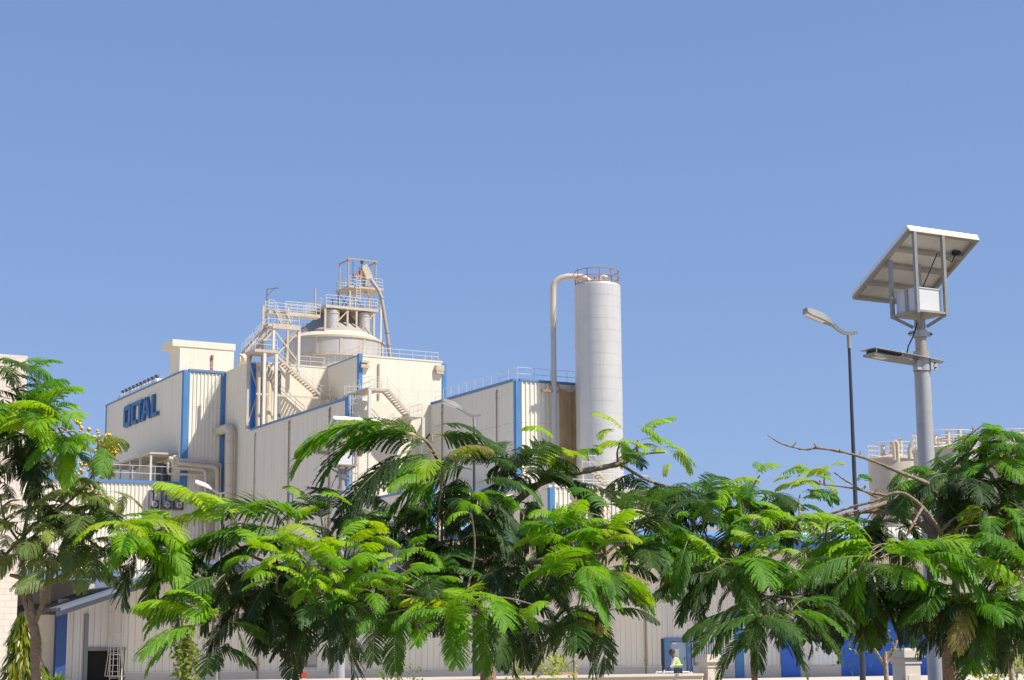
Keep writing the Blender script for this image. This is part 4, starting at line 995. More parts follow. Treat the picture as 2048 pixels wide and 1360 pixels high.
# caged ladders at the left
def cage(px0, px1, ptop, pbot, vplane, lab, wide):
    ua_ = onv(px0, 1250, vplane)[0]; ub2_ = onv(px1, 1250, vplane)[0]; zt = onv(px0, ptop, vplane)[1]; zb = max(0.0, onv(px0, pbot, vplane)[1])
    c = W((ua_ + ub2_) / 2, vplane, 0); r = (ub2_ - ua_) / 2
    t = thing('cage_ladder', lab, 'ladder', c + Vector((0, 0, zb)), 'caged ladders at the left of the hall')
    a = MB()
    for i in range(7):
        th = math.pi + math.pi * i / 6; o = W(math.cos(th) * r, math.sin(th) * r); 
        a.tube([c + o * 1.35 + Vector((0, 0, zb)), c + o + Vector((0, 0, zb + .9)), c + o + Vector((0, 0, zt))], .018, 5)
    z = zb
    while z < zt:
        f_ = 1.35 if z == zb else 1.0
        ring = [c + W(math.cos(math.pi + math.pi * k / 10) * r * f_, math.sin(math.pi + math.pi * k / 10) * r * f_, 0) + Vector((0, 0, z)) for k in range(11)]; a.tube(ring, .022, 5, False); z += .95
    a.build('cage', 'steel_white', t)
    a = MB()
    for s in (-.22, .22): a.tube([c + W(s, .08, 0), c + W(s, .08, zt + .3)], .022, 5)
    z = .2
    while z < zt: a.tube([c + W(-.22, .08, z), c + W(.22, .08, z)], .015, 5); z += .28
    a.build('ladder', 'steel_white', t)
cage(218, 248, 1190, 1352, vw - .5, 'white caged ladder in front of the dark doorway', 1)
cage(80, 99, 1165, 1350, vw + 1.5, 'white caged ladder left of the dark blue column', 1)
# grey shaded block between the stone building and the hall
pK = at(60, 1155, 92)
uK2, vK2 = uv(pK)
Kb = thing('side_building', 'plain grey shaded block with blue top edge between stone building and hall', 'building', W(uK2, vK2))
vKc = vw + 3
uKr = onv(101, 1250, vKc)[0]; zK_ = onv(70, 1158, vKc)[1]
a = MB(); a.ubox(uKr - .1, uKr + 2, vKc, vKc + 14, 0, zK_); a.ubox(uKr - 12, uKr, vKc + 10, vKc + 14, 0, zK_); a.ubox(uKr - 16, uKr + 1.9, vKc - 5.5, vKc + 12, zK_, zK_ + .1); a.build('wall', 'plaster', Kb)
a = MB(); a.ubox(uKr - 16, uKr + 2, vKc - 5.6, vKc - 5.52, zK_ - .25, zK_ + .15); a.build('fascia', 'blue_coping', Kb)

# ------------------------------------------------------------------ red notice
pr = at(602, 1352, 60)
rn = thing('notice_board', 'small red notice with a white square symbol on a post', 'sign', Vector((pr.x, pr.y, 0)))
a = MB(); a.tube([(pr.x, pr.y + .03, 0), (pr.x, pr.y + .03, pr.z + .05)], .03, 8); a.build('post', 'galv', rn)
ru = Vector((1, 0.05, 0)).normalized(); rv = Vector((0, 1, 0))
cc = Vector((pr.x, pr.y, at(602, 1344.5, 60).z - .27))
a = MB(); a.obox(cc, ru * .19, rv * .01, (0, 0, .26)); a.build('board', 'red_paint', rn)
a = MB(); a.obox(cc + Vector((-.11, -.013, .08)), ru * .06, rv * .003, (0, 0, .13)); a.build('symbol_panel', 'white_paint', rn)
a = MB(); q = cc + Vector((-.11, -.019, .08))
a.obox(q + Vector((-.025, 0, 0)), ru * .008, rv * .002, (0, 0, .085)); a.obox(q + Vector((0.005, 0, .077)), ru * .022, rv * .002, (0, 0, .008)); a.obox(q + Vector((0.005, 0, 0.0)), ru * .022, rv * .002, (0, 0, .008)); a.obox(q + Vector((.03, 0, .038)), ru * .008, rv * .002, (0, 0, .035))
a.build('symbol', 'red_paint', rn)
a = MB()
for i, w_ in enumerate((.1, .105, .09, .1)): a.obox(cc + Vector((.07 - (.105 - w_), -.013, .05 - .06 * i)), ru * w_, rv * .003, (0, 0, .009))
a.build('text_line', 'white_paint', rn)

# ------------------------------------------------------------------ boundary wall with pillars
def pillar(px, Y, pytop, wpx, lab, first_=None):
    p = at(px, pytop, Y); uu, vv = uv(p); h = p.z; w_ = wpx / FPX * Y / 2 / 1.05
    t = thing('gate_pillar', lab, 'pillar', W(uu, vv), 'cream pillars of the boundary wall')
    a = MB(); a.ubox(uu - w_, uu + w_, vv - w_, vv + w_, 0, h - .20); a.build('shaft', 'stone_cream', t)
    a = MB(); a.ubox(uu - w_ * 1.12, uu + w_ * 1.12, vv - w_ * 1.12, vv + w_ * 1.12, h - .26, h - .16); a.build('collar', 'stone_cream', t)
    a = MB(); a.ubox(uu - w_ * 1.38, uu + w_ * 1.38, vv - w_ * 1.38, vv + w_ * 1.38, h - .158, h - .045); a.ubox(uu - w_ * 1.05, uu + w_ * 1.05, vv - w_ * 1.05, vv + w_ * 1.05, h - .044, h); a.build('cap', 'stone_cream', t)
    a = MB(); 
    for (du, dv) in ((-1, 0), (0, -1)):
        if du: a.ubox(uu - w_ - .012, uu - w_ - .001, vv - w_ * .7, vv + w_ * .7, .2, h - .45)
        else: a.ubox(uu - w_ * .7, uu + w_ * .7, vv - w_ - .012, vv - w_ - .001, .2, h - .45)
    a.build('inset_panel', 'stone_cream', t)
    return uu, vv
uP1, vP1 = pillar(1811, 30, 1296, 40, 'cream stone pillar with stepped cap beside the galvanised lamp post')
uP2, vP2 = pillar(1419, 37, 1309, 32, 'cream stone pillar with stepped cap near the worker')
wl = MB(); hw = at(1200, 1354, 36).z
wl.ubox(uP2 - 16, uP2 - .25, vP2 - .1, vP2 + .1, 0, hw); w1 = wl.build('boundary_wall', 'stone_cream'); tag(w1, 'low sunlit cream boundary wall running left from the pillar near the worker', 'wall')
a = MB(); a.ubox(uP2 - 16, uP2 - .25, vP2 - .14, vP2 + .14, hw, hw + .05); a.build('coping', 'stone_cream', w1)

# ------------------------------------------------------------------ street lamps
def street_lamp(px, pyt, Y, lab, polemat='dark_metal', s=1.0):
    top = at(px, pyt, Y); b = Vector((top.x, top.y, 0)); t = thing('street_lamp', lab, 'street lamp', b, 'curved-arm street lamps')
    h = top.z; k = 1.0 * s
    a = MB(); a.tube([b, b + Vector((0, 0, .5)), b + Vector((0, 0, h - .3 * k))], [.068, .064, .030], 14); a.build('pole', polemat, t)
    a = MB(); a.tube([b + Vector((0, 0, h - .34 * k)), b + Vector((0, 0, h - .05 * k))], .042 * k, 12); a.build('collar', 'galv_dusty', t)
    dx = Vector((.97, .25, 0)).normalized(); Z = Vector((0, 0, 1)); wd = dx.cross(Z)
    prof = [(.19, .005), (.10, -.02), (0, -.035), (-.10, -.02), (-.2, .03), (-.32, .12), (-.40, .19)]
    pts = [b + dx * (x * k) + Z * (h + z * k) for x, z in prof]; a = MB()
    for i in range(len(pts) - 1): a.bar(pts[i], pts[i + 1] + (pts[i + 1] - pts[i]) * .06, .07 * k, .065 * k)
    a.build('arm', 'lamp_grey', t)
    # head: lofted shallow box
    secs = [(-.34, .12, .05, .05), (-.42, .19, .12, .11), (-.60, .27, .17, .15), (-.86, .36, .16, .15), (-.94, .40, .11, .13)]
    vs = []; 
    for (x, z, hh, ww) in secs:
        c = b + dx * (x * k) + Z * (h + z * k)
        for (sy_, sz_) in ((-1, -.35), (1, -.35), (.8, .5), (-.8, .5)): vs.append(c + wd * (sy_ * ww * k) + Z * (sz_ * hh * k))
    a = MB(); n = len(secs); fs = [(i * 4 + j, i * 4 + (j + 1) % 4, (i + 1) * 4 + (j + 1) % 4, (i + 1) * 4 + j) for i in range(n - 1) for j in range(4)] + [(3, 2, 1, 0), tuple(range((n - 1) * 4, n * 4))]
    a.add(vs, fs); hd = a.build('lamp_head', 'lamp_grey' if polemat == 'dark_metal' else 'white_paint', t)
    c = b + dx * (-.73 * k) + Z * (h + .265 * k); sl = (dx * -.24 + Z * .09)
    a = MB(); a.obox(c, sl * .5 * k * 1.6, wd * .085 * k, Z * .012); a.build('lens', 'lens_glass', hd)
    return t
street_lamp(1697, 664, 35, 'tall dark street lamp against the open sky, left of the solar light')
street_lamp(948, 830, 47, 'street lamp whose grey arm crosses the cream ribbed wall near centre', s=.95)
street_lamp(441, 985, 65, 'white-headed street lamp in front of the blue strip and pipes at left', 'lamp_grey', s=1.0)

# ------------------------------------------------------------------ solar street lights
def solar_light():
    Y = 25.0
    pc = at(1845, 760, Y); b = Vector((pc.x, pc.y, 0)); uc, vc = uv(b)
    root = thing('solar_light', 'galvanised solar street light with tilted panel, battery box and flat lamp', 'solar street light', b, 'solar street lights')
    Z = Vector((0, 0, 1))
    zj = at(1843, 745, Y).z; zt = at(1836, 640, Y).z; zc = at(1838, 668, Y).z; zn = at(1840, 703, Y).z
    a = MB(); a.tube([b, b + Z * .1, b + Z * zj], [.13, .13, .115], 28); a.build('pole', 'galv', root, 40)
    a = MB(); a.tube([b + Z * (zj - .01), b + Z * zn], .112, 28); a.tube([b + Z * (zn - .02), b + Z * zt], .08, 24); a.build('upper_pole', 'galv_dusty', root, 40)
    a = MB(); a.lathe(b, [(.09, zc - .05), (.105, zc - .05), (.105, zc + .05), (.09, zc + .05)], 24, False); a.obox(b + Z * zc, W(.17, 0), W(0, .05), Z * .035); a.build('clamp', 'galv', root)
    for s in (-.16, .16):
        a = MB(); a.tube([b + W(s, -.07, zc), b + W(s, .07, zc)], .015, 8); a.build('bolt', 'dark_metal', root)
    # panel corners in real coordinates
    TL = at(1815, 452, Y - .35); uTL, vTL = uv(TL); zTL = TL.z
    uTR = onv(1955, 473, vTL)[0]
    vBL, zBL = onu(1702, 590, uTL)
    du = W(1, 0); dd = (W(0, vBL - vTL, zBL - zTL)); Ls = dd.length; dd.normalize(); nn = du.cross(dd).normalized()
    if nn.z < 0: nn = -nn
    C0 = W(uTL, vTL, zTL); Wd = uTR - uTL
    cen = C0 + du * Wd / 2 + dd * Ls / 2
    P = thing  # noqa
    a = MB(); a.obox(cen - nn * .008, du * (Wd / 2 - .02), dd * (Ls / 2 - .02), nn * .004); a.build('back_sheet', 'panel_back', root)
    a = MB(); a.obox(cen + nn * .004, du * (Wd / 2 - .02), dd * (Ls / 2 - .02), nn * .004); a.build('solar_cells', 'panel_glass', root)
    a = MB(); t = .02
    a.obox(C0 + du * Wd / 2 + dd * .015 - nn * .01, du * Wd / 2, dd * .015, nn * .028); a.obox(C0 + du * Wd / 2 + dd * (Ls - .015) - nn * .01, du * Wd / 2, dd * .015, nn * .028)
    a.obox(C0 + du * .015 + dd * Ls / 2 - nn * .01, du * .015, dd * (Ls / 2 - .03), nn * .028); a.obox(C0 + du * (Wd - .015) + dd * Ls / 2 - nn * .01, du * .015, dd * (Ls / 2 - .03), nn * .028)
    a.build('panel_frame', 'alu', root)
    a = MB(); o = -nn * .065
    for (x0, x1, y0, y1) in ((0, Wd, .0, .055), (0, Wd, Ls - .055, Ls), (0, .055, .055, Ls - .055), (Wd - .055, Wd, .055, Ls - .055)):
        a.obox(C0 + du * (x0 + x1) / 2 + dd * (y0 + y1) / 2 + o, du * (x1 - x0) / 2, dd * (y1 - y0) / 2, nn * .025)
    a.build('sub_frame', 'galv_dusty', root)
    for fr in (.27, .50, .76):
        a = MB(); a.obox(C0 + du * Wd / 2 + dd * Ls * fr + o, du * (Wd / 2 - .056), dd * .035, nn * .0245); a.build('cross_bar', 'galv_dusty', root)
    # junction box and leads
    a = MB(); j = C0 + du * Wd * .86 + dd * Ls * .22 - nn * .06; a.obox(j, du * .065, dd * .03, nn * .02); a.build('junction_box', 'black', root)
    # cradle: two posts per cross bar going down to a square tray
    w2 = .37
    zt0 = at(1830, 628, Y).z
    corners = [(uc - w2 * .78, vc - w2 * .0 + w2 * .78), (uc - w2 * .78 + 0, vc - w2 * .78), (uc + w2 * .78, vc - w2 * .78), (uc + w2 * .78, vc + w2 * .78)]
    posts = []
    def zpl_(vv):   # height of the panel underside at a given v
        return zTL + (zBL - zTL) * (vv - vTL) / (vBL - vTL) - .12
    for px in (1780, 1838, 1883):
        pass
    q0 = uv(at(1780, 560, Y)); 
    u_l, v_l = uc - .27, vc + .27       # far-left corner
    u_f, v_f = uc - .27, vc - .27       # front-left corner (nearest edge)
    u_r, v_r = uc + .27, vc - .27
    u_b, v_b = uc + .27, vc + .27
    for (uu, vv) in ((u_l, v_l), (u_f, v_f), (u_r, v_r), (u_b, v_b)):
        a = MB(); a.ubox(uu - .025, uu + .025, vv - .025, vv + .025, zt0 - .05, zpl_(vv)); a.bar(W(uu, vv, zt0 - .03), W(uc + (uu - uc) * .25, vc + (vv - vc) * .25, zc + .1), .045, .045); a.build('post', 'galv_frame', root)
    a = MB(); a.ubox(uc - .29, uc + .29, vc - .29, vc + .29, zt0 - .03, zt0); a.build('tray', 'galv_dusty', root)
    a = MB(); a.ubox(uc - .225, uc + .225, vc - .225, vc + .225, zt0, zt0 + .33); bx_ = a.build('battery_box', 'box_white', root)
    a = MB(); a.ubox(uc - .24, uc - .226, vc - .03, vc + .03, zt0, zt0 + .34); a.build('strap', 'galv_dusty', bx_)
    a = MB(); a.ubox(uc - .235, uc + .235, vc - .235, vc + .235, zt0 + .331, zt0 + .345); a.build('lid', 'box_white', bx_)
    # cables
    cb = [j, j - Z * .15 - du * .1, W(u_r - .02, v_r + .1, zpl_(v_r) - .25), W(uc + .1, vc, zt0 + .42), W(uc - .02, vc + .02, zt0 + .36)]
    a = MB(); a.tube(cb, .009, 6); a.build('cable', 'black', root)
    c1 = W(uc - .1, vc - .1, zt0 - .03)
    zl = at(1805, 712, Y).z
    a = MB(); a.tube([c1, c1 + Z * -.06 + W(-.03, -.03), W(uc - .2, vc - .08, zt0 - .35), W(uc - .28, vc - .05, zl + .12), W(uc - .3, vc - .03, zl)], .011, 6); a.build('cable', 'blue_cable', root)
    # lamp arm: tapered tray plus thin upper plate
    za = at(1845, 725, Y).z
    def plate(pl, z0, z1, m_, nm, par):
        k = len(pl); vs = [W(uc + x, vc + y, za + z + z0) for x, y, z in pl] + [W(uc + x, vc + y, za + z + z1) for x, y, z in pl]
        a = MB(); a.add(vs, [tuple(range(k))[::-1], tuple(range(k, 2 * k))] + [(i, (i + 1) % k, k + (i + 1) % k, k + i) for i in range(k)]); return a.build(nm, m_, par)
    lower = [(-.98, -.13, .045), (-.98, .13, .045), (-.50, .13, .01), (-.05, .05, -.03), (-.05, -.05, -.03), (-.50, -.13, .01)]
    upper = [(-1.0, -.17, .12), (-1.0, .17, .12), (.42, .06, .02), (.30, -.16, .02), (-.35, -.19, .07)]
    la = plate(lower, -.02, .015, 'galv_dusty', 'lamp_arm', root)
    plate(upper, -.003, .004, 'galv', 'shade_plate', root)
    a = MB(); a.ubox(uc - .93, uc - .45, vc - .10, vc + .10, za + .055, za + .11); a.build('led_driver', 'black', la)
    a = MB(); c = W(uc - .78, vc, za + .012); a.obox(c, W(.10, 0, -.008), W(0, .07), Z * .004); a.build('lens', 'lens_glass', la)
    for (x, y) in ((-.93, -.11), (-.93, .11), (-.45, -.11), (-.45, .11)):
        a = MB(); a.tube([W(uc + x, vc + y, za + .04), W(uc + x, vc + y, za + .12)], .009, 6); a.build('spacer', 'alu', la)
    a = MB(); a.lathe(b, [(.122, za - .13), (.128, za - .13), (.128, za + .05), (.122, za + .05)], 28, False); a.ubox(uc + .05, uc + .17, vc - .14, vc - .1, za - .12, za + .05); a.ubox(uc - .17, uc - .09, vc - .1, vc - .02, za - .13, za + .01); a.build('arm_clamp', 'galv', root)
    for (du_, dz_) in ((.12, -.02), (.12, -.09)):
        a = MB(); a.tube([W(uc + du_, vc - .17, za + dz_), W(uc + du_, vc - .08, za + dz_)], .012, 8); a.build('bolt', 'dark_metal', root)
    # base plate
    a = MB(); a.ubox(uc - .25, uc + .25, vc - .25, vc + .25, 0.12, .15); a.build('base_plate', 'galv', root)
    return root, b
sol, solb = solar_light()
p2 = at(680, 1300, 45.5)
copytree(sol, Vector((p2.x, p2.y, 0)), 'smaller-looking solar street light partly hidden by fronds, left of centre')

# ------------------------------------------------------------------ worker with a trolley
def skinned(name, nodes, edges, radii, m_, parent, sub=2, roots=(0,)):
    me = bpy.data.meshes.new(name); o0 = org(parent)
    me.from_pydata([tuple(Vector(n_) - o0) for n_ in nodes], edges, []); o = bpy.data.objects.new(name, me); COL.objects.link(o); o.parent = parent; ORG[o.name] = o0
    md = o.modifiers.new('skin', 'SKIN'); md.use_smooth_shade = True
    for i, r_ in enumerate(radii):
        d = me.skin_vertices[0].data[i]; d.radius = (r_, r_) if not isinstance(r_, tuple) else r_; d.use_root = i in roots
    s_ = o.modifiers.new('sub', 'SUBSURF'); s_.levels = sub; s_.render_levels = sub
    me.materials.append(M[m_]); return o
def worker():
    Y = 62.0; p = at(1351, 1330, Y); bx, by = p.x, p.y
    root = thing('person', 'worker in a yellow-green safety vest leaning over a white trolley handle', 'person', Vector((bx, by, 0)))
    def L(x, y, z): return Vector((bx + x, by + y, z))
    # facing left (-x), leaning forward
    N = [L(.10, 0, .88), L(.07, 0, 1.02), L(.01, 0, 1.20), L(-.04, 0, 1.29), L(-.07, 0, 1.36),            # pelvis..neck
         L(.10, .09, .84), L(.12, .10, .47), L(.20, .10, .09), L(.08, .10, .04),                            # left leg
         L(.08, -.09, .84), L(-.02, -.10, .47), L(.00, -.10, .09), L(-.13, -.10, .04),                      # right leg
         L(-.02, .17, 1.27), L(-.10, .2, 1.02), L(-.30, .17, .90),                                           # left arm
         L(-.02, -.17, 1.27), L(-.12, -.2, 1.02), L(-.32, -.17, .90)]
    E = [(0, 1), (1, 2), (2, 3), (3, 4), (0, 5), (5, 6), (6, 7), (7, 8), (0, 9), (9, 10), (10, 11), (11, 12), (3, 13), (13, 14), (14, 15), (3, 16), (16, 17), (17, 18)]
    rr = [(.14, .11), (.13, .10), (.15, .11), (.12, .09), .05, .09, .06, .042, .04, .09, .06, .042, .04, .06, .045, .032, .06, .045, .032]
    skinned('body', N, E, rr, 'skin', root)
    # head
    hc = L(-.13, 0, 1.47)
    a = MB()
    prof = []
    nn_ = 12
    for i in range(nn_ + 1):
        ph = math.pi * i / nn_; 
        for j in range(20):
            th = 2 * math.pi * j / 20; x = math.sin(ph) * math.cos(th); y = math.sin(ph) * math.sin(th); z = -math.cos(ph)
            fx = .098 * (1 - .12 * (z < -.2) * (x > 0)); vv = Vector((x * fx, y * .077, z * .118))
            if x < -.82 and abs(y) < .25 and -.35 < z < .1: vv.x -= .022
            a.v.append(tuple(hc + vv))
    for i in range(nn_):
        for j in range(20): a.f.append((i * 20 + j, i * 20 + (j + 1) % 20, (i + 1) * 20 + (j + 1) % 20, (i + 1) * 20 + j))
    a.tube([L(-.07, 0, 1.33), hc - Vector((-.01, 0, .08))], .052, 12)
    for s in (-1, 1): a.obox(hc + Vector((.005, s * .078, -.005)), (.02, 0, 0), (0, .008, 0), (0, 0, .03))
    head = a.build('head', 'skin', root, 60)
    a = MB()
    for s in (-1, 1): a.tube([hc + Vector((-.090, s * .030, .005)), hc + Vector((-.096, s * .030, .005))], .009, 8)
    a.build('eye', 'white_paint', head)
    a = MB(); a.obox(hc + Vector((-.092, 0, -.06)), (.004, 0, 0), (0, .022, 0), (0, 0, .004)); a.build('mouth', 'red_paint', head)
    a = MB()
    for i in range(8):
        ph = math.pi * .52 * i / 7
        for j in range(20):
            th = 2 * math.pi * j / 20; x = math.sin(ph) * math.cos(th); y = math.sin(ph) * math.sin(th); z = math.cos(ph)
            a.v.append(tuple(hc + Vector((x * .107 + .012, y * .087, z * .128 + .006))))
    for i in range(7):
        for j in range(20): a.f.append((i * 20 + j, (i + 1) * 20 + j, (i + 1) * 20 + (j + 1) % 20, i * 20 + (j + 1) % 20))
    a.build('hair', 'hair', root)
    # clothing
    skinned('trousers', [N[i] for i in (0, 5, 6, 7, 9, 10, 11)] , [(0, 1), (1, 2), (2, 3), (0, 4), (4, 5), (5, 6)], [(.15, .125), .105, .078, .065, .105, .078, .065], 'trousers', root)
    skinned('shirt', [N[i] for i in (1, 2, 3, 13, 14, 16, 17)] + [L(-.19, .185, .965), L(-.21, -.185, .965)], [(0, 1), (1, 2), (2, 3), (3, 4), (4, 7), (2, 5), (5, 6), (6, 8)], [(.15, .12), (.165, .125), (.13, .1), .072, .056, .072, .056, .048, .048], 'shirt', root)
    skinned('vest', [L(.09, 0, .93), N[1], N[2], L(-.03, 0, 1.27)], [(0, 1), (1, 2), (2, 3)], [(.175, .15), (.172, .145), (.185, .145), (.16, .115)], 'vest', root)
    a = MB(); 
    for (z, x, r1, r2) in ((1.05, .065, .165, .135),):
        ring = [L(x + math.cos(t * math.pi / 12) * r1, math.sin(t * math.pi / 12) * r2 * 1.25, z) for t in range(25)]; a.tube(ring, .02, 6, False)
    a.build('reflective_band', 'white_paint', root)
    for s in (1, -1):
        hN = [L(-.30 if s > 0 else -.32, .17 * s, .90)]
        w0 = hN[0]; a = MB()
        a.obox(w0 + Vector((-.045, 0, -.012)), (.05, 0, -.008), (0, .038, 0), (0, 0, .014))
        for i, ln in enumerate((.068, .078, .073, .058)):
            y = -.03 + .02 * i; p0 = w0 + Vector((-.09, y, -.015)); a.tube([p0, p0 + Vector((-ln * .45, 0, .0)), p0 + Vector((-ln * .7, 0, -ln * .4)), p0 + Vector((-ln * .45, 0, -ln * .75))], [.0095, .009, .0085, .007], 7)
        p0 = w0 + Vector((-.03, -.035 * s, -.015)); a.tube([p0, p0 + Vector((-.03, -.012 * s, -.025)), p0 + Vector((-.06, 0, -.045))], [.012, .011, .009], 7)
        a.build('hand', 'skin', root)
    for i, (x, y, z) in enumerate(((.10, .10, .045), (-.1, -.10, .045))):
        a = MB(); a.obox(L(x + .02, y, .045), (.13, 0, 0), (0, .045, 0), (0, 0, .045)); a.build('shoe', 'black', root)
    # trolley
    tr = thing('hand_trolley', 'white tube-handled trolley beside the worker at the grey door', 'trolley', Vector((bx, by, 0)))
    a = MB(); y0, y1 = -.28, .28
    for y in (y0, y1): a.tube([L(-1.2, y, .3), L(-.55, y, .3), L(-.43, y, .80), L(-.41, y, .86)], .02, 8)
    a.tube([L(-.41, y0, .86), L(-.41, y1, .86)], .022, 8); a.build('handle', 'white_paint', tr)
    a = MB(); a.obox(L(-.95, 0, .3), (.45, 0, 0), (0, .3, 0), (0, 0, .025)); a.build('deck', 'grey_metal', tr)
    for (x, y) in ((-1.25, .22), (-1.25, -.22), (-.65, .22), (-.65, -.22)):
        a = MB(); a.tube([L(x, y - .02, .1), L(x, y + .02, .1)], .1, 16); a.bar(L(x, y, .12), L(x, y, .28), .05, .03); a.build('wheel', 'black', tr)
    gr = thing('guard_rail', 'white tubular guard rail right of the worker, in front of the door', 'guard rail', at(1378, 1350, 64) * 1.0)
    a = MB(); c = at(1362, 1344, 64); d = at(1388, 1344, 64)
    a.tube([c, c.lerp(d, .6), c.lerp(d, .75) - Vector((0, 0, .12)), c.lerp(d, .8) - Vector((0, 0, c.z - .02))], .03, 8); a.tube([d - Vector((.12, 0, 0)), d + Vector((.15, 0, -.35)), d + Vector((.3, 0, -.8))], .035, 8)
    a.tube([c - Vector((.9, 0, 0)), c], .025, 8); a.tube([c - Vector((.9, 0, 0)), c - Vector((.9, 0, c.z))], .025, 8)
    a.build('tube', 'white_paint', gr)
worker()
# rusty drum lying on the yard behind the wall
pd = at(1140, 1350, 70)
dm = thing('pipe_drum', 'rusty red pipe end lying behind the boundary wall', 'drum', Vector((pd.x, pd.y, 0)))
a = MB(); a.tube([pd + Vector((-.4, 0, -.1)), pd + Vector((.3, .1, -.1))], .2, 16); a.build('body', 'steel_rust', dm)
a = MB(); a.obox((pd.x - .05, pd.y + .05, (pd.z - .3) / 2), (.35, 0, 0), (0, .15, 0), (0, 0, (pd.z - .3) / 2)); a.build('support', 'plaster', dm)

# ------------------------------------------------------------------ TREES
rng = np.random.default_rng(7)
def frond_template(seed, pitch0, droop, npair=26, L=1.0, plen=0.24, pdroop=0.9, sparse=0.0):
    """unit-length bipinnate frond along +x, gravity -z. returns quads (n,4,3) and tint offsets (n,)"""
    rg = np.random.default_rng(seed); quads = []; tin = []
    ns = 40; ts = np.linspace(0, 1, ns + 1); ang = R(pitch0) - R(droop) * ts ** 1.15
    side = np.cumsum(rg.normal(0, .01, ns + 1)); px_ = np.concatenate([[0], np.cumsum(np.cos(ang[:-1]) / ns)]); pz_ = np.concatenate([[0], np.cumsum(np.sin(ang[:-1]) / ns)])
    def cur(t):
        return np.array([np.interp(t, ts, px_), np.interp(t, ts, side * .25), np.interp(t, ts, pz_)])
    def tan(t):
        a_ = np.interp(t, ts, ang); return np.array([math.cos(a_), 0, math.sin(a_)])
    # rachis
    prev = None
    for i in range(0, ns + 1, 4):
        t = ts[i]; c = cur(t); rr = .0075 * (1 - .8 * t) + .001; tt = tan(t); up = np.cross(np.array([0, 1., 0]), tt) * -1
        ring = [c + np.array([0, rr, 0]), c + up * rr, c - np.array([0, rr, 0]), c - up * rr * .6]
        if prev is not None:
            for k in range(4): quads.append([prev[k], prev[(k + 1) % 4], ring[(k + 1) % 4], ring[k]]); tin.append(10.)
        prev = ring
    base = .13
    for i in range(npair):
        t = base + (1 - base) * (i + .4) / npair
        f = (i + .5) / npair
        pl = plen * (math.sin(math.pi * (.20 + .75 * f)) ** .6) * (1 + rg.normal(0, .04))
        tt = tan(t); c = cur(t); up = np.array([-tt[2], 0, tt[0]])
        if up[2] < 0: up = -up
        for s in (-1, 1):
            if rg.random() < sparse: continue
            fw = R(34 + 20 * f + rg.normal(0, 3)); dirn = np.array([0, s, 0.]) * math.cos(fw) + tt * math.sin(fw) + up * (.12 + rg.normal(0, .05))
            dirn /= np.linalg.norm(dirn); m = 10; st = pl / m; p = c.copy(); d = dirn.copy()
            pt = rg.normal(0, .025)
            for j in range(m):
                q = p + d * st
                nrm = np.cross(d, tt) * s
                n_ = np.linalg.norm(nrm); nrm = nrm / n_ if n_ > 1e-6 else up
                ld = np.cross(nrm, d); ld /= (np.linalg.norm(ld) + 1e-9)
                wl_ = .0178 * (math.sin(math.pi * min(1, (.18 + .78 * (j + .5) / m))) ** .4) * (23 / npair)
                for k in (-1, 1):
                    tilt = rg.normal(0, .13) - .10
                    l_ = (ld * k * math.cos(tilt) + nrm * math.sin(tilt) * 1.0) * wl_ + d * wl_ * .35
                    a0 = p + d * st * .02; b0 = p + d * st * .97
                    quads.append([a0, b0, b0 + l_ * .92, a0 + l_]); tin.append(pt + rg.normal(0, .02))
                p = q; d = d + np.array([0, 0, -1.]) * pdroop * .15 + rg.normal(0, .02, 3); d /= np.linalg.norm(d)
    return np.array(quads), np.array(tin)
PIT = [60, 38, 18, -2, -25, -50]
TPL = {}
for pi_, pp in enumerate(PIT):
    TPL[pp] = [frond_template(100 * pi_ + k, pp, [75, 60, 85][k] * (1 if pp > 0 else .62), 21 + 2 * k, 1, .38 + .02 * k, [.55, .95, .4][k], [.0, .02, .05][k]) for k in range(3)]
YNG = {pp: [frond_template(900 + 10 * pi_ + k, pp, 60 + 20 * k, 17, 1, .32, .75) for k in range(2)] for pi_, pp in enumerate(PIT)}

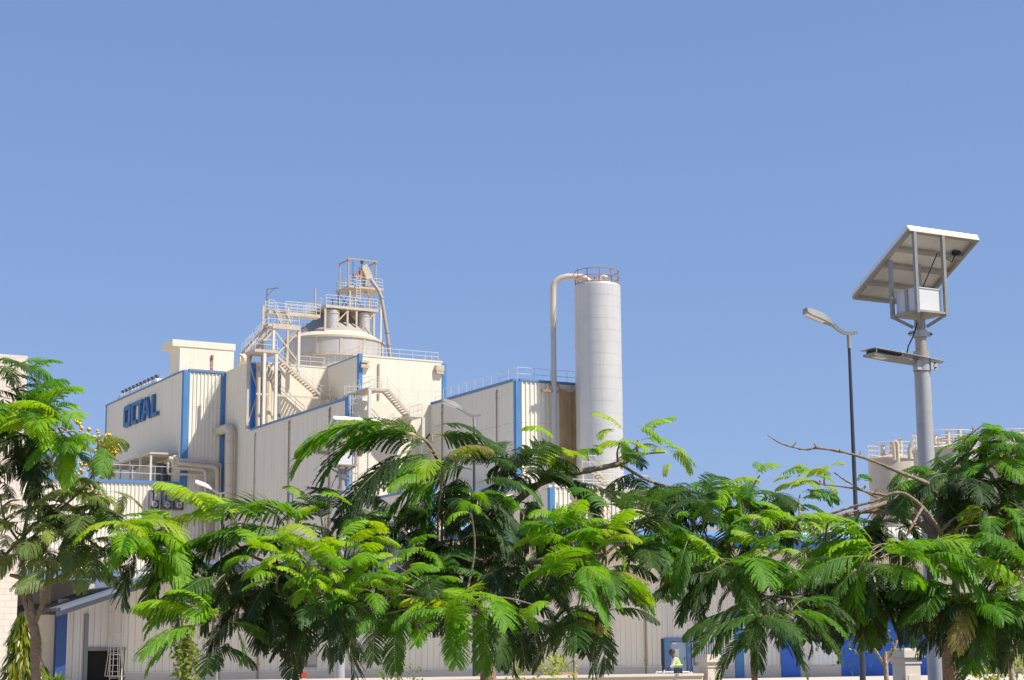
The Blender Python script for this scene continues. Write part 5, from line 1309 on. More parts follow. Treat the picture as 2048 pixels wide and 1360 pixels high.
class Crown:
    def __init__(s): s.q = []; s.t = []
    def frond(s, base, az, pitch, L, tint, young=False, rg=rng):
        bank = YNG if young else TPL
        pp = min(PIT, key=lambda x: abs(x - pitch)); quads, tin = bank[pp][rg.integers(len(bank[pp]))]
        ca, sa = math.cos(az), math.sin(az)
        # small roll about the frond axis before turning
        ro = rg.normal(0, .25); cr, sr = math.cos(ro), math.sin(ro)
        x, y, z = quads[..., 0], quads[..., 1] * cr - quads[..., 2] * sr * .5, quads[..., 2] + quads[..., 1] * sr
        wd = rg.uniform(.85, 1.12)
        y = y * wd
        X = (x * ca - y * sa) * L + base[0]; Y = (x * sa + y * ca) * L + base[1]; Z = z * L + base[2]
        s.q.append(np.stack([X, Y, Z], -1).astype(np.float32))
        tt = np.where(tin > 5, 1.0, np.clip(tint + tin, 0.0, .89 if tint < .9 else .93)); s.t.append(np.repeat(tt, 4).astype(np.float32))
    def whorl(s, c, n, L, tint, mode='w', az=None, young=False, rg=rng, spread=.05):
        a0 = rg.uniform(0, 2 * math.pi)
        for i in range(n):
            if az is None: A = a0 + 2 * math.pi * i / n * 1.0 + rg.normal(0, .25)
            else: A = R(rg.uniform(az[0], az[1]))
            if mode == 'w': P = rg.choice([60, 38, 18, 18, -2])
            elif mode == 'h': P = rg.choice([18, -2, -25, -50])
            elif mode == 'u': P = rg.choice([60, 60, 38, 18])
            else: P = rg.choice([38, 18, -2, -25])
            b = np.array(c) + rg.normal(0, spread, 3) * np.array([1, 1, .6])
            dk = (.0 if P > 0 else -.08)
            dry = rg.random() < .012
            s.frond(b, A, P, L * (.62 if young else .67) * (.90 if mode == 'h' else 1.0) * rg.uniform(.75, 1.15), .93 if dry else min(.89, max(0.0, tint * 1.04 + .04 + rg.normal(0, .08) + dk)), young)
    def build(s, name, m_, parent):
        q = np.concatenate(s.q).reshape(-1, 3); t = np.concatenate(s.t); o0 = org(parent)
        q = q - np.array(o0, dtype=np.float32); n = len(q)
        me = bpy.data.meshes.new(name); me.vertices.add(n); me.vertices.foreach_set('co', q.astype(np.float32).ravel())
        me.loops.add(n); me.loops.foreach_set('vertex_index', np.arange(n, dtype=np.int32))
        me.polygons.add(n // 4); me.polygons.foreach_set('loop_start', np.arange(0, n, 4, dtype=np.int32)); me.polygons.foreach_set('loop_total', np.full(n // 4, 4, dtype=np.int32))
        at_ = me.attributes.new('tint', 'FLOAT', 'POINT'); at_.data.foreach_set('value', t)
        me.materials.append(M[m_]); me.update(calc_edges=True)
        o = bpy.data.objects.new(name, me); COL.objects.link(o); o.parent = parent; ORG[o.name] = o0
        return o

def smooth(pts, n=4):
    pts = [Vector(p) for p in pts]
    if len(pts) < 3: return pts
    out = []
    for i in range(len(pts) - 1):
        p0 = pts[max(0, i - 1)]; p1 = pts[i]; p2 = pts[i + 1]; p3 = pts[min(len(pts) - 1, i + 2)]
        for k in range(n):
            t = k / n; out.append(0.5 * ((2 * p1) + (-p0 + p2) * t + (2 * p0 - 5 * p1 + 4 * p2 - p3) * t * t + (-p0 + 3 * p1 - 3 * p2 + p3) * t ** 3))
    out.append(pts[-1]); return out
def limb(mb, pts, r0, r1, n=10, rg=rng, knob=.08):
    """pts: list of (px, py, Y)"""
    P = smooth([at(*p) if not isinstance(p, Vector) else p for p in pts], 5); k = len(P)
    rs = [.70 * (r0 + (r1 - r0) * i / (k - 1)) * (1 + rg.normal(0, knob)) for i in range(k)]
    mb.tube(P, rs, n); return P
def twig(mb, nodes, c, r=.009, rg=rng):
    c = Vector(c); best = min(nodes, key=lambda p: (p - c).length + max(0, p.z - c.z) * .8)
    d = c - best; mid = best + d * .5 + Vector((rg.normal(0, .06), rg.normal(0, .06), .08 + rg.normal(0, .05))) * d.length
    P = smooth([best, mid, c], 4); k = len(P)
    mb.tube(P, [r * 1.5 - (r * .9) * i / (k - 1) for i in range(k)], 6)
    return P

def tree(name, label, cat, base_px, Yb, limbs, clusters, group=None, leafm='leaf', bark='bark', seed=1, filler=None, bare=()):
    rg = np.random.default_rng(seed)
    b = at(base_px[0], base_px[1], Yb); root = thing(name, label, cat, Vector((b.x, b.y, 0)), group)
    mb = MB(); nodes = []
    top0 = None
    for li, (pts, r0, r1) in enumerate(limbs):
        if li == 0:
            pts = [Vector((b.x + .02, b.y, 0)), Vector((b.x, b.y, b.z * .5))] + list(pts)
        P = limb(mb, pts, r0, r1, 12, rg); nodes += P[len(P) // 3:] if li == 0 else P
    for (pts, r0, r1) in bare:
        P = limb(mb, pts, r0 * 1.15, r1, 8, rg, .16); nodes += P
        for q in P[2:-1]:
            if rg.random() < .35:
                d = Vector((rg.normal(0, 1), rg.normal(0, 1), abs(rg.normal(0, 1)))).normalized() * rg.uniform(.015, .05)
                mb.tube([q, q + d * .6, q + d + Vector((0, 0, .01))], [r0 * .4, r0 * .3, r0 * .15], 5)
    cr = Crown()
    for cl in clusters:
        px, py, Y, n, L, tint = cl[:6]; mode = cl[6] if len(cl) > 6 else 'w'; az = cl[7] if len(cl) > 7 else None; yg = cl[8] if len(cl) > 8 else False
        c = at(px, py, Y); twig(mb, nodes, c, .0052, rg)
        cr.whorl(c, n, L, tint, mode, az, yg, rg)
    if filler:
        for (x0, x1, y0, y1, Y0, Y1, num, L, ta, tb, mode) in filler:
            for i in range(int(num * .62)):
                px, py, Y = rg.uniform(x0, x1), rg.uniform(y0, y1), rg.uniform(Y0, Y1); c = at(px, py, Y)
                if rg.random() < .5: twig(mb, nodes, c, .004, rg)
                cr.whorl(c, int(rg.integers(2, 5)), L * rg.uniform(.8, 1.2), rg.uniform(ta, tb), mode, None, False, rg)
    mb.build('trunk', bark, root, 60)
    cr.build('crown', leafm, root)
    return root

# centre tree
tree('flame_tree', 'big feathery flame tree in the centre hiding the foot of the plant', 'tree', (982, 1360), 9.6,
     [([(975, 1330, 9.6), (955, 1230, 9.6), (948, 1150, 9.6)], .062, .045),
      ([(948, 1160, 9.6), (920, 1120, 9.5), (885, 1108, 9.4), (830, 1125, 9.3), (770, 1150, 9.2), (640, 1130, 9.1)], .04, .014),
      ([(950, 1150, 9.6), (985, 1085, 9.7), (1010, 1030, 9.8), (1060, 980, 9.8), (1110, 955, 9.8), (1180, 940, 9.8), (1240, 927, 9.8), (1275, 912, 9.8)], .042, .017),
      ([(1236, 925, 9.8), (1290, 958, 9.8), (1345, 975, 9.8), (1420, 992, 9.8)], .014, .008),
      ([(948, 1150, 9.6), (900, 1010, 9.8), (880, 930, 9.8), (850, 880, 9.6)], .028, .008),
      ([(955, 1170, 9.6), (1050, 1130, 9.3), (1150, 1110, 9.0), (1210, 1110, 8.9)], .03, .012),
      ([(955, 1230, 9.6), (930, 1220, 9.0), (905, 1215, 8.7)], .016, .01),
      ([(770, 1150, 9.2), (600, 1140, 9.2), (500, 1110, 9.2), (450, 1060, 9.2)], .016, .008),
      ([(700, 1140, 9.1), (520, 1200, 9.0), (430, 1230, 8.9)], .012, .006)],
     [  # big fronds reaching left at the top
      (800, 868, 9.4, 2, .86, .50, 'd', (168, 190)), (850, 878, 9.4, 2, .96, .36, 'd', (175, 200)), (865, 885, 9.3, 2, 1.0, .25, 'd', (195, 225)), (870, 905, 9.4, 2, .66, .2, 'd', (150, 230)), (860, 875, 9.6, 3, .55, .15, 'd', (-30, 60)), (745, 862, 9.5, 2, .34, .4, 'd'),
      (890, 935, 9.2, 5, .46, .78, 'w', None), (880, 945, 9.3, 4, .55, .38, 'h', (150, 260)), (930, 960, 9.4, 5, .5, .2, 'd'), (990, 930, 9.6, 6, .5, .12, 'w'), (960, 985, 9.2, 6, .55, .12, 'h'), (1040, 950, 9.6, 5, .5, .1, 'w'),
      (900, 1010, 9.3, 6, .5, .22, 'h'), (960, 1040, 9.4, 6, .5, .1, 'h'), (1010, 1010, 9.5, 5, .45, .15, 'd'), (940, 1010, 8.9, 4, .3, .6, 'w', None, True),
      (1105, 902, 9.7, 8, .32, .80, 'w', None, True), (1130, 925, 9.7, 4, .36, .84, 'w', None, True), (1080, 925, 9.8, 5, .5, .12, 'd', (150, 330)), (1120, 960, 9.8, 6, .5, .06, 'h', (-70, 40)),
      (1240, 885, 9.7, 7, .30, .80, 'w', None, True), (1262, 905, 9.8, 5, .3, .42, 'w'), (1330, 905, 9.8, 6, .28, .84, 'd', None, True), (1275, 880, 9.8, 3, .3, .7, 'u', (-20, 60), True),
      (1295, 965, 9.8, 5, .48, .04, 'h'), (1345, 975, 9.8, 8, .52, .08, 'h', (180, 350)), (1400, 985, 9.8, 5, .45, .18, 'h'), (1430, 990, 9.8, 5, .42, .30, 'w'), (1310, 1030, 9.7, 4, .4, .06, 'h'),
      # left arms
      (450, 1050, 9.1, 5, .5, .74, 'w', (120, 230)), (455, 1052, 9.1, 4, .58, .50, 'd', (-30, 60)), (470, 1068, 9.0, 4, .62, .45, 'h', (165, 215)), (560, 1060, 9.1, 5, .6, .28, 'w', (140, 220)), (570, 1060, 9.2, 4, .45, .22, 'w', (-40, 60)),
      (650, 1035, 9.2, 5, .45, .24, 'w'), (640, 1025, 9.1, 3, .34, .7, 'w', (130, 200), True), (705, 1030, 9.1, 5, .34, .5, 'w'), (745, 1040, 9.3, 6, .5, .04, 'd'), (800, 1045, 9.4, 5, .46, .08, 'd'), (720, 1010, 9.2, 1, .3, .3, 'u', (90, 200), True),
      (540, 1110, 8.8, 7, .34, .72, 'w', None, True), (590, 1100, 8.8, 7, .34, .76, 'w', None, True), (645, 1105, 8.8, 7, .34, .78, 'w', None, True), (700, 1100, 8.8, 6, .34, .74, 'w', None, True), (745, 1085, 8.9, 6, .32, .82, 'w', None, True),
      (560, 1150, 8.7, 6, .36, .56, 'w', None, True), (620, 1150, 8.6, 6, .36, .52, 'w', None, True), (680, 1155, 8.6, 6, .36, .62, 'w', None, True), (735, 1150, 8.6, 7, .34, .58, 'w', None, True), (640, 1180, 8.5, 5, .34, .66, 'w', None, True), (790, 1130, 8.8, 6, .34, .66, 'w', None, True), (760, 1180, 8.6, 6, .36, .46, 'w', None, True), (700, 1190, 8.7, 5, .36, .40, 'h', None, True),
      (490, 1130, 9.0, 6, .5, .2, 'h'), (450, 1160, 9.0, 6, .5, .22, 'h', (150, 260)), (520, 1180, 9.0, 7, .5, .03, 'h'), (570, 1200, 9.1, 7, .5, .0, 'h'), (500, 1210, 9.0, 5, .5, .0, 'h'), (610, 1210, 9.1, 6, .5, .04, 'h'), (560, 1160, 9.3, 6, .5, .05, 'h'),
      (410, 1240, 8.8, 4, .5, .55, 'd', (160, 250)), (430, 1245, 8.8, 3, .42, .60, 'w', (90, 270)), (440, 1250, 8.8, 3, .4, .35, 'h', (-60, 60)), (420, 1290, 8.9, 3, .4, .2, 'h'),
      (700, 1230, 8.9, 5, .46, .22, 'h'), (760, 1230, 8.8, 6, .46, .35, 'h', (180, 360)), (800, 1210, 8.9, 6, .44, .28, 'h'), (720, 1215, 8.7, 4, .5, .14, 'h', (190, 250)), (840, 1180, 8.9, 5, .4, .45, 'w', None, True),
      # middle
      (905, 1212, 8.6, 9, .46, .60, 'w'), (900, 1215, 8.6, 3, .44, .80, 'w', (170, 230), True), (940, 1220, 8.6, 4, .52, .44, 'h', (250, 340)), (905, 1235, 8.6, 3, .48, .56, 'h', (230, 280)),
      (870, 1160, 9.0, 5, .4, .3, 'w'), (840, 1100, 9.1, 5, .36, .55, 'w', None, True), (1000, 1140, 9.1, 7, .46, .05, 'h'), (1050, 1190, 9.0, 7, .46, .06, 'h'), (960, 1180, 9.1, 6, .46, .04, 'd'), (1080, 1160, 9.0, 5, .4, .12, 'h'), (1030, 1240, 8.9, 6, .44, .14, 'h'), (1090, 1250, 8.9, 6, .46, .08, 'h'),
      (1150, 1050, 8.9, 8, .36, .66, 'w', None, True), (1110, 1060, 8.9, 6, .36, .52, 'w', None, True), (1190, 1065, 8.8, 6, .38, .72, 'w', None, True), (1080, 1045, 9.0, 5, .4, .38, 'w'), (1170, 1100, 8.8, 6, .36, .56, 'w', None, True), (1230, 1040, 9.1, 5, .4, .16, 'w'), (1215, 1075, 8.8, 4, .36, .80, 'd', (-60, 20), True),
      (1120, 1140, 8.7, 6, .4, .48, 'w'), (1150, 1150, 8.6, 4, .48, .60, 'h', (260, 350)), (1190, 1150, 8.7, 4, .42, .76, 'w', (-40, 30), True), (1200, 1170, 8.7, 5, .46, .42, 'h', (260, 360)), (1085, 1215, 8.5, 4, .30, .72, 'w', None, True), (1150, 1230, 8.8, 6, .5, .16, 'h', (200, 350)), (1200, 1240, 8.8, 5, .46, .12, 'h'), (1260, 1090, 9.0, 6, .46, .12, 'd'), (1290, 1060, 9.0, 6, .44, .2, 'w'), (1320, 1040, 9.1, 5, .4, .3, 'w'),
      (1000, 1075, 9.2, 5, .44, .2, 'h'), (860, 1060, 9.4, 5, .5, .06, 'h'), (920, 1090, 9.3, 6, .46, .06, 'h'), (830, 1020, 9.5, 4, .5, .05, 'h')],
     seed=3, filler=[(470, 1250, 1080, 1230, 9.2, 10.0, 46, .46, .0, .22, 'h'), (880, 1180, 960, 1100, 9.5, 10.2, 16, .44, .0, .25, 'h'), (520, 1230, 1100, 1180, 8.7, 9.3, 12, .36, .2, .5, 'w')])  # deep fillers tinted dark: shade inside the crown put into the leaf colour

# tree between centre and right
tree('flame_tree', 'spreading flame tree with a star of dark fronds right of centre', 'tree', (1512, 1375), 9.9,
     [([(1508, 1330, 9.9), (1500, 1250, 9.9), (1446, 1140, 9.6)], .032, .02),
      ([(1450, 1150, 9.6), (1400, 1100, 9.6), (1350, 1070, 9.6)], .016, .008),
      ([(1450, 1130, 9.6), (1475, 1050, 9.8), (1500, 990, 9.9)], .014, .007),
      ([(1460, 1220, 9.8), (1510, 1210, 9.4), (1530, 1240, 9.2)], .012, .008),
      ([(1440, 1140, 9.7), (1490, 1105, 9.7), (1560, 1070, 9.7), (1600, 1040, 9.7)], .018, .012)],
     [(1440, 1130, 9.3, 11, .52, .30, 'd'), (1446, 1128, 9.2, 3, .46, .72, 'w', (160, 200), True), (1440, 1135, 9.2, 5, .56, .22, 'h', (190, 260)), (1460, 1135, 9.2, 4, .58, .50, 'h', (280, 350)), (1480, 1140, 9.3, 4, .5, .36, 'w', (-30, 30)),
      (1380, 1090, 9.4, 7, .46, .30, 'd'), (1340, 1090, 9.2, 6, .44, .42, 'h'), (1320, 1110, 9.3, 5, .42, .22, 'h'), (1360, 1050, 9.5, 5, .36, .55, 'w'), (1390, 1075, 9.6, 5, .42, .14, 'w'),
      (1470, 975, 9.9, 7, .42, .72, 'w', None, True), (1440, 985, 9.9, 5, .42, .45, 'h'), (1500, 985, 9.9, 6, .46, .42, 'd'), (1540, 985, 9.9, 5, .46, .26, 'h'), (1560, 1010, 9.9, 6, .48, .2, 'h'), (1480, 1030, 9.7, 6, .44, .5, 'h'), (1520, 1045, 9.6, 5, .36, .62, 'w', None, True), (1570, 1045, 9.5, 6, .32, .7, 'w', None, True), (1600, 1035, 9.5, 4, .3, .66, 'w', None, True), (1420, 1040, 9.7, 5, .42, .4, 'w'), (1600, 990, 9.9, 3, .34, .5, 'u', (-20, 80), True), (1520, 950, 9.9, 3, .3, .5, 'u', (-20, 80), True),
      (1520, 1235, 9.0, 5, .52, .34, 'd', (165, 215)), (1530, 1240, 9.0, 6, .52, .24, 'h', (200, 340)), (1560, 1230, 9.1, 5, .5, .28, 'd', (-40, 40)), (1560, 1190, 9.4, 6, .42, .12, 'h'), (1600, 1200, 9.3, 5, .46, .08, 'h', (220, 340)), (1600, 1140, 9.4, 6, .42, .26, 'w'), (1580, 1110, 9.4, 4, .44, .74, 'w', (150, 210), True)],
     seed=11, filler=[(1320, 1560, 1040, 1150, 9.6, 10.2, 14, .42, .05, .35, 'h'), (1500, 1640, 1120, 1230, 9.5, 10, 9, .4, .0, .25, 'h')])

# right tree
tree('flame_tree', 'thick-trunked flame tree at the right with long bare arching limbs', 'tree', (1905, 1362), 10.2,
     [([(1900, 1330, 10.2), (1893, 1285, 10.2), (1888, 1272, 10.2)], .070, .060),
      ([(1888, 1290, 10.2), (1850, 1262, 10.1), (1818, 1240, 10.1), (1760, 1228, 10.0), (1680, 1226, 10.0), (1650, 1224, 10)], .040, .016),
      ([(1893, 1285, 10.2), (1908, 1230, 10.3), (1912, 1150, 10.4), (1910, 1060, 10.4), (1912, 1030, 10.4)], .040, .026),
      ([(1890, 1280, 10.2), (1870, 1210, 10.2), (1864, 1130, 10.2), (1866, 1060, 10.2)], .052, .046),
      ([(1866, 1070, 10.2), (1835, 1040, 10.2), (1800, 1028, 10.2), (1730, 1022, 10.2), (1660, 1036, 10.1), (1610, 1045, 10.0)], .034, .014),
      ([(1868, 1075, 10.2), (1850, 1030, 10.2), (1820, 1005, 10.2), (1780, 1004, 10.2), (1730, 1020, 10.1), (1650, 1042, 10.0), (1590, 1050, 9.9)], .026, .012),
      ([(1906, 1110, 10.3), (1880, 1062, 10.1), (1845, 1015, 10.0), (1810, 988, 10.0), (1780, 988, 10.0), (1750, 1002, 10.0), (1700, 1015, 10), (1650, 1032, 10)], .018, .010),
      ([(1866, 1070, 10.2), (1900, 1045, 10.3), (1950, 1040, 10.3), (2020, 1035, 10.3), (2100, 1030, 10.3)], .028, .018),
      ([(1868, 1060, 10.2), (1880, 1000, 10.3), (1890, 950, 10.4), (1935, 905, 10.5), (1965, 865, 10.5)], .022, .008),
      ([(1880, 1000, 10.3), (1940, 960, 10.4), (2000, 920, 10.4), (2060, 890, 10.4)], .02, .01),
      ([(1845, 1015, 9.9), (1825, 1050, 9.8), (1800, 1095, 9.8)], .012, .010)],
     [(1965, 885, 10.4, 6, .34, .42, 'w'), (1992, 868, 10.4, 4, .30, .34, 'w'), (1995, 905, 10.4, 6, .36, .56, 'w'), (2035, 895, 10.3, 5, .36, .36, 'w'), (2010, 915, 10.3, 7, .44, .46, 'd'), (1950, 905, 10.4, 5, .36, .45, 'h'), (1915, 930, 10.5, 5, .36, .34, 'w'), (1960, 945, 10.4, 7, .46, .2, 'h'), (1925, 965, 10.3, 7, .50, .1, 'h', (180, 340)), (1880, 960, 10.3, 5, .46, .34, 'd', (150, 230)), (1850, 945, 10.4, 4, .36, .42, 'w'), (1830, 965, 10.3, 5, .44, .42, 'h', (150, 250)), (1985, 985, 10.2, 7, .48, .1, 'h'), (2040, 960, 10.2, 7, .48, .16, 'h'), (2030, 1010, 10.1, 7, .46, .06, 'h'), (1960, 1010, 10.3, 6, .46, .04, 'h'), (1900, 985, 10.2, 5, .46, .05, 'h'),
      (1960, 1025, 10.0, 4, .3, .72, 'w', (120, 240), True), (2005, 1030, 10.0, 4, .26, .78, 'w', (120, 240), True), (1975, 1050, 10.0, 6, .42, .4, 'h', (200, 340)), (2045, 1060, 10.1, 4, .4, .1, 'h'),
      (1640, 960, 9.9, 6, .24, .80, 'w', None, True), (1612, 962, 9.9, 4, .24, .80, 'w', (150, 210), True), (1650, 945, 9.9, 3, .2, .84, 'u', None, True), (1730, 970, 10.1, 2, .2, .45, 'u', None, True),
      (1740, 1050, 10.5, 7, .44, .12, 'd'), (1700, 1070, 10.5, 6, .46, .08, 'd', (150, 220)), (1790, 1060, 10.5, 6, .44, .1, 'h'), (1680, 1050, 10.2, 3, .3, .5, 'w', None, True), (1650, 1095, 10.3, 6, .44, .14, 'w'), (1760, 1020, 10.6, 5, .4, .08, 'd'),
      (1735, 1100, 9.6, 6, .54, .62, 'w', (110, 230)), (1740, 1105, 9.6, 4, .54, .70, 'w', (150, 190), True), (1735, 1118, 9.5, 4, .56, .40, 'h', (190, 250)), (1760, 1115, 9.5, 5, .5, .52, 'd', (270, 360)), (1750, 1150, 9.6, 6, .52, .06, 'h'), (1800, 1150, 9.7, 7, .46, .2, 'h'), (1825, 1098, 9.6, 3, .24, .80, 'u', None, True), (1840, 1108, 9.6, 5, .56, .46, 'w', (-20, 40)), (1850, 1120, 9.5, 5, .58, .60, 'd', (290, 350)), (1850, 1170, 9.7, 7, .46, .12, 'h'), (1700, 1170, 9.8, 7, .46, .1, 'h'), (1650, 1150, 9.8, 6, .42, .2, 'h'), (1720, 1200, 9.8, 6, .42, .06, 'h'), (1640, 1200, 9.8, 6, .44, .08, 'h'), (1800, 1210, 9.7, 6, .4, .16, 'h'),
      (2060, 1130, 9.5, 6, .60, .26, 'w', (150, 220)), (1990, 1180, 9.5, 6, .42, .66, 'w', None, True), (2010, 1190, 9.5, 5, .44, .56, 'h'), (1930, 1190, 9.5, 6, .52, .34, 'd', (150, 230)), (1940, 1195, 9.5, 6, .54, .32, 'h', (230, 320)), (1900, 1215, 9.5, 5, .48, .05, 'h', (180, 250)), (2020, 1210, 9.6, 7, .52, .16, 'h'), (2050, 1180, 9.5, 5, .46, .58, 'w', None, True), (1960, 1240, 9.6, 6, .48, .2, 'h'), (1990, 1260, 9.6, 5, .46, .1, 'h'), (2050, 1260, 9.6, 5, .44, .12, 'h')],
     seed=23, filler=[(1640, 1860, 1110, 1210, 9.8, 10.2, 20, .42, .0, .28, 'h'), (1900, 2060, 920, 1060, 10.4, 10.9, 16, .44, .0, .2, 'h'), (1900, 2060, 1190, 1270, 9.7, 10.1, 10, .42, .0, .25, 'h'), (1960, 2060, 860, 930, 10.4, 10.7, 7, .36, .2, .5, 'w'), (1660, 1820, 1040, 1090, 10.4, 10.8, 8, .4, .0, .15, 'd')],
     bare=[([(1872, 988, 10.2), (1850, 965, 10.1), (1800, 945, 10.0), (1740, 920, 10.0), (1690, 905, 10.0), (1635, 896, 10.0), (1610, 899, 10.0), (1565, 888, 10.0), (1535, 870, 10.0)], .0165, .004),
           ([(1780, 992, 10.0), (1740, 985, 10.0), (1700, 975, 10.0), (1640, 968, 9.9)], .010, .007),
           ([(1755, 995, 10.0), (1720, 978, 10.0), (1690, 960, 10.0), (1668, 945, 10.0)], .008, .005),
           ([(1935, 905, 10.5), (1930, 880, 10.5), (1950, 862, 10.5), (1968, 848, 10.5)], .009, .005),
           ([(1150, 1060, 9.2), (1175, 1020, 9.2)], .006, .004)])

# left tree
tree('flame_tree', 'flame tree at the left edge with bright drooping fronds and forked grey trunk', 'tree', (76, 1365), 9.4,
     [([(72, 1310, 9.4), (64, 1245, 9.4)], .045, .036),
      ([(66, 1255, 9.4), (50, 1200, 9.4), (44, 1160, 9.4), (20, 1150, 9.4)], .028, .013),
      ([(68, 1245, 9.4), (60, 1200, 9.4), (48, 1150, 9.5), (45, 1090, 9.5), (60, 1000, 9.5), (70, 900, 9.5), (40, 800, 9.6)], .024, .008),
      ([(70, 1245, 9.4), (92, 1190, 9.4), (110, 1130, 9.4), (150, 1060, 9.4), (200, 1035, 9.4), (270, 1060, 9.2)], .020, .009),
      ([(60, 1000, 9.5), (110, 1000, 9.5), (160, 1020, 9.5)], .012, .007),
      ([(70, 920, 9.5), (120, 880, 9.4), (170, 900, 9.3)], .012, .007)],
     [(10, 740, 9.6, 5, .36, .3, 'w'), (25, 745, 9.7, 3, .36, .45, 'u', (-10, 60)), (15, 785, 9.5, 5, .4, .15, 'd', (-50, 40)), (40, 800, 9.6, 5, .36, .25, 'h', (-20, 40)), (20, 820, 9.3, 7, .50, .52, 'w'), (55, 828, 9.2, 6, .46, .48, 'w'), (95, 838, 9.2, 5, .42, .56, 'w'), (0, 860, 9.3, 6, .5, .5, 'w'), (105, 858, 9.0, 4, .44, .76, 'w', (150, 210), True), (110, 868, 9.0, 5, .46, .58, 'h', (210, 300)), (130, 875, 9.1, 5, .46, .60, 'd', (265, 325)), (60, 880, 9.3, 6, .46, .1, 'h'), (20, 900, 9.4, 5, .46, .05, 'h'), (90, 910, 9.3, 4, .46, .12, 'h'), (160, 900, 9.2, 5, .46, .54, 'h', (260, 330)), (30, 940, 9.4, 4, .40, .04, 'h'), (10, 800, 9.4, 5, .46, .25, 'h'),
      (230, 1045, 9.2, 5, .42, .24, 'd', (120, 300)), (240, 1040, 9.2, 3, .32, .66, 'w', (-20, 60)), (272, 1062, 9.0, 9, .42, .70, 'w'), (275, 1070, 8.9, 5, .48, .66, 'd', (-40, 40)), (265, 1075, 8.9, 5, .42, .62, 'h', (200, 300)), (290, 1080, 8.9, 4, .46, .56, 'h', (290, 350)), (330, 1090, 9.1, 4, .42, .32, 'd', (-40, 40)), (260, 1110, 9.1, 4, .46, .08, 'h', (220, 320)), (310, 1120, 9.1, 5, .46, .16, 'h'), (350, 1150, 9.0, 5, .36, .50, 'h'), (370, 1180, 9.0, 4, .34, .50, 'd'), (360, 1230, 8.9, 4, .3, .62, 'w', (150, 220), True), (300, 1050, 9.2, 4, .4, .3, 'd')],
     seed=31, filler=[(-10, 130, 840, 910, 9.4, 9.9, 8, .42, .05, .35, 'h')])

# grey-green second tree behind the left one
tree('acacia_tree', 'thin grey-green tree behind the left flame tree, with yellow blossom', 'tree', (-40, 1375), 9.38,
     [([(-40, 1250, 9.38), (-20, 1150, 9.38), (60, 1060, 9.38)], .03, .012), ([(60, 1080, 9.38), (120, 1020, 9.38), (180, 960, 9.38), (215, 880, 9.38)], .012, .005), ([(50, 1100, 9.38), (10, 1040, 9.38), (0, 990, 9.38)], .012, .006), ([(90, 1050, 9.38), (150, 1060, 9.38), (210, 1110, 9.38)], .01, .005)],
     [(40, 1000, 9.29, 4, .36, .55, 'd'), (100, 1010, 9.20, 5, .36, .3, 'd'), (70, 1040, 9.20, 4, .36, .2, 'd'), (140, 1030, 9.12, 5, .36, .3, 'd'), (190, 1025, 9.12, 4, .36, .35, 'd'), (30, 1060, 9.20, 6, .4, .6, 'd'), (90, 1080, 9.12, 4, .36, .25, 'd'), (150, 1080, 9.12, 4, .36, .3, 'd'), (190, 1090, 9.12, 5, .42, .35, 'd'), (110, 1120, 9.12, 4, .42, .4, 'd'), (180, 1130, 9.12, 5, .3, .6, 'd'), (188, 905, 9.29, 3, .18, .7, 'd'), (190, 920, 9.29, 4, .3, .6, 'd'), (170, 980, 9.29, 5, .34, .6, 'd'), (205, 990, 9.29, 4, .26, .6, 'd'), (10, 1100, 9.20, 4, .4, .4, 'd'), (150, 1160, 9.12, 3, .3, .5, 'd'), (215, 1150, 9.20, 4, .3, .8, 'd')],
     leafm='leaf_olive', seed=41, filler=[(0, 230, 960, 1120, 9.12, 9.65, 12, .32, .4, .8, 'd')])
ac = [o for o in bpy.data.objects if o.name == 'acacia_tree'][0]
a = MB(); rr_ = random.Random(5)
def blob(mb, c, r):
    n = len(mb.v); vs = [c + Vector(d) * r for d in ((1, 0, 0), (-1, 0, 0), (0, 1, 0), (0, -1, 0), (0, 0, 1), (0, 0, -1))]
    mb.add(vs, [(0, 2, 4), (2, 1, 4), (1, 3, 4), (3, 0, 4), (2, 0, 5), (1, 2, 5), (3, 1, 5), (0, 3, 5)])
for (px, py, n, sp) in ((218, 893, 26, .035), (210, 906, 14, .03), (205, 880, 8, .03), (214, 905, 24, .03), (222, 885, 14, .02), (180, 868, 10, .03), (152, 845, 8, .02), (195, 870, 6, .03), (160, 935, 8, .03), (180, 965, 8, .04), (190, 1000, 6, .03), (30, 1030, 3, .03), (165, 950, 6, .03)):
    for i in range(n):
        c = at(px, py, 9.6 + rr_.uniform(-.2, .2)); blob(a, c + Vector((rr_.gauss(0, sp), rr_.gauss(0, sp), rr_.gauss(0, sp))), rr_.uniform(.008, .016))
a.build('blossom', 'flower', ac)

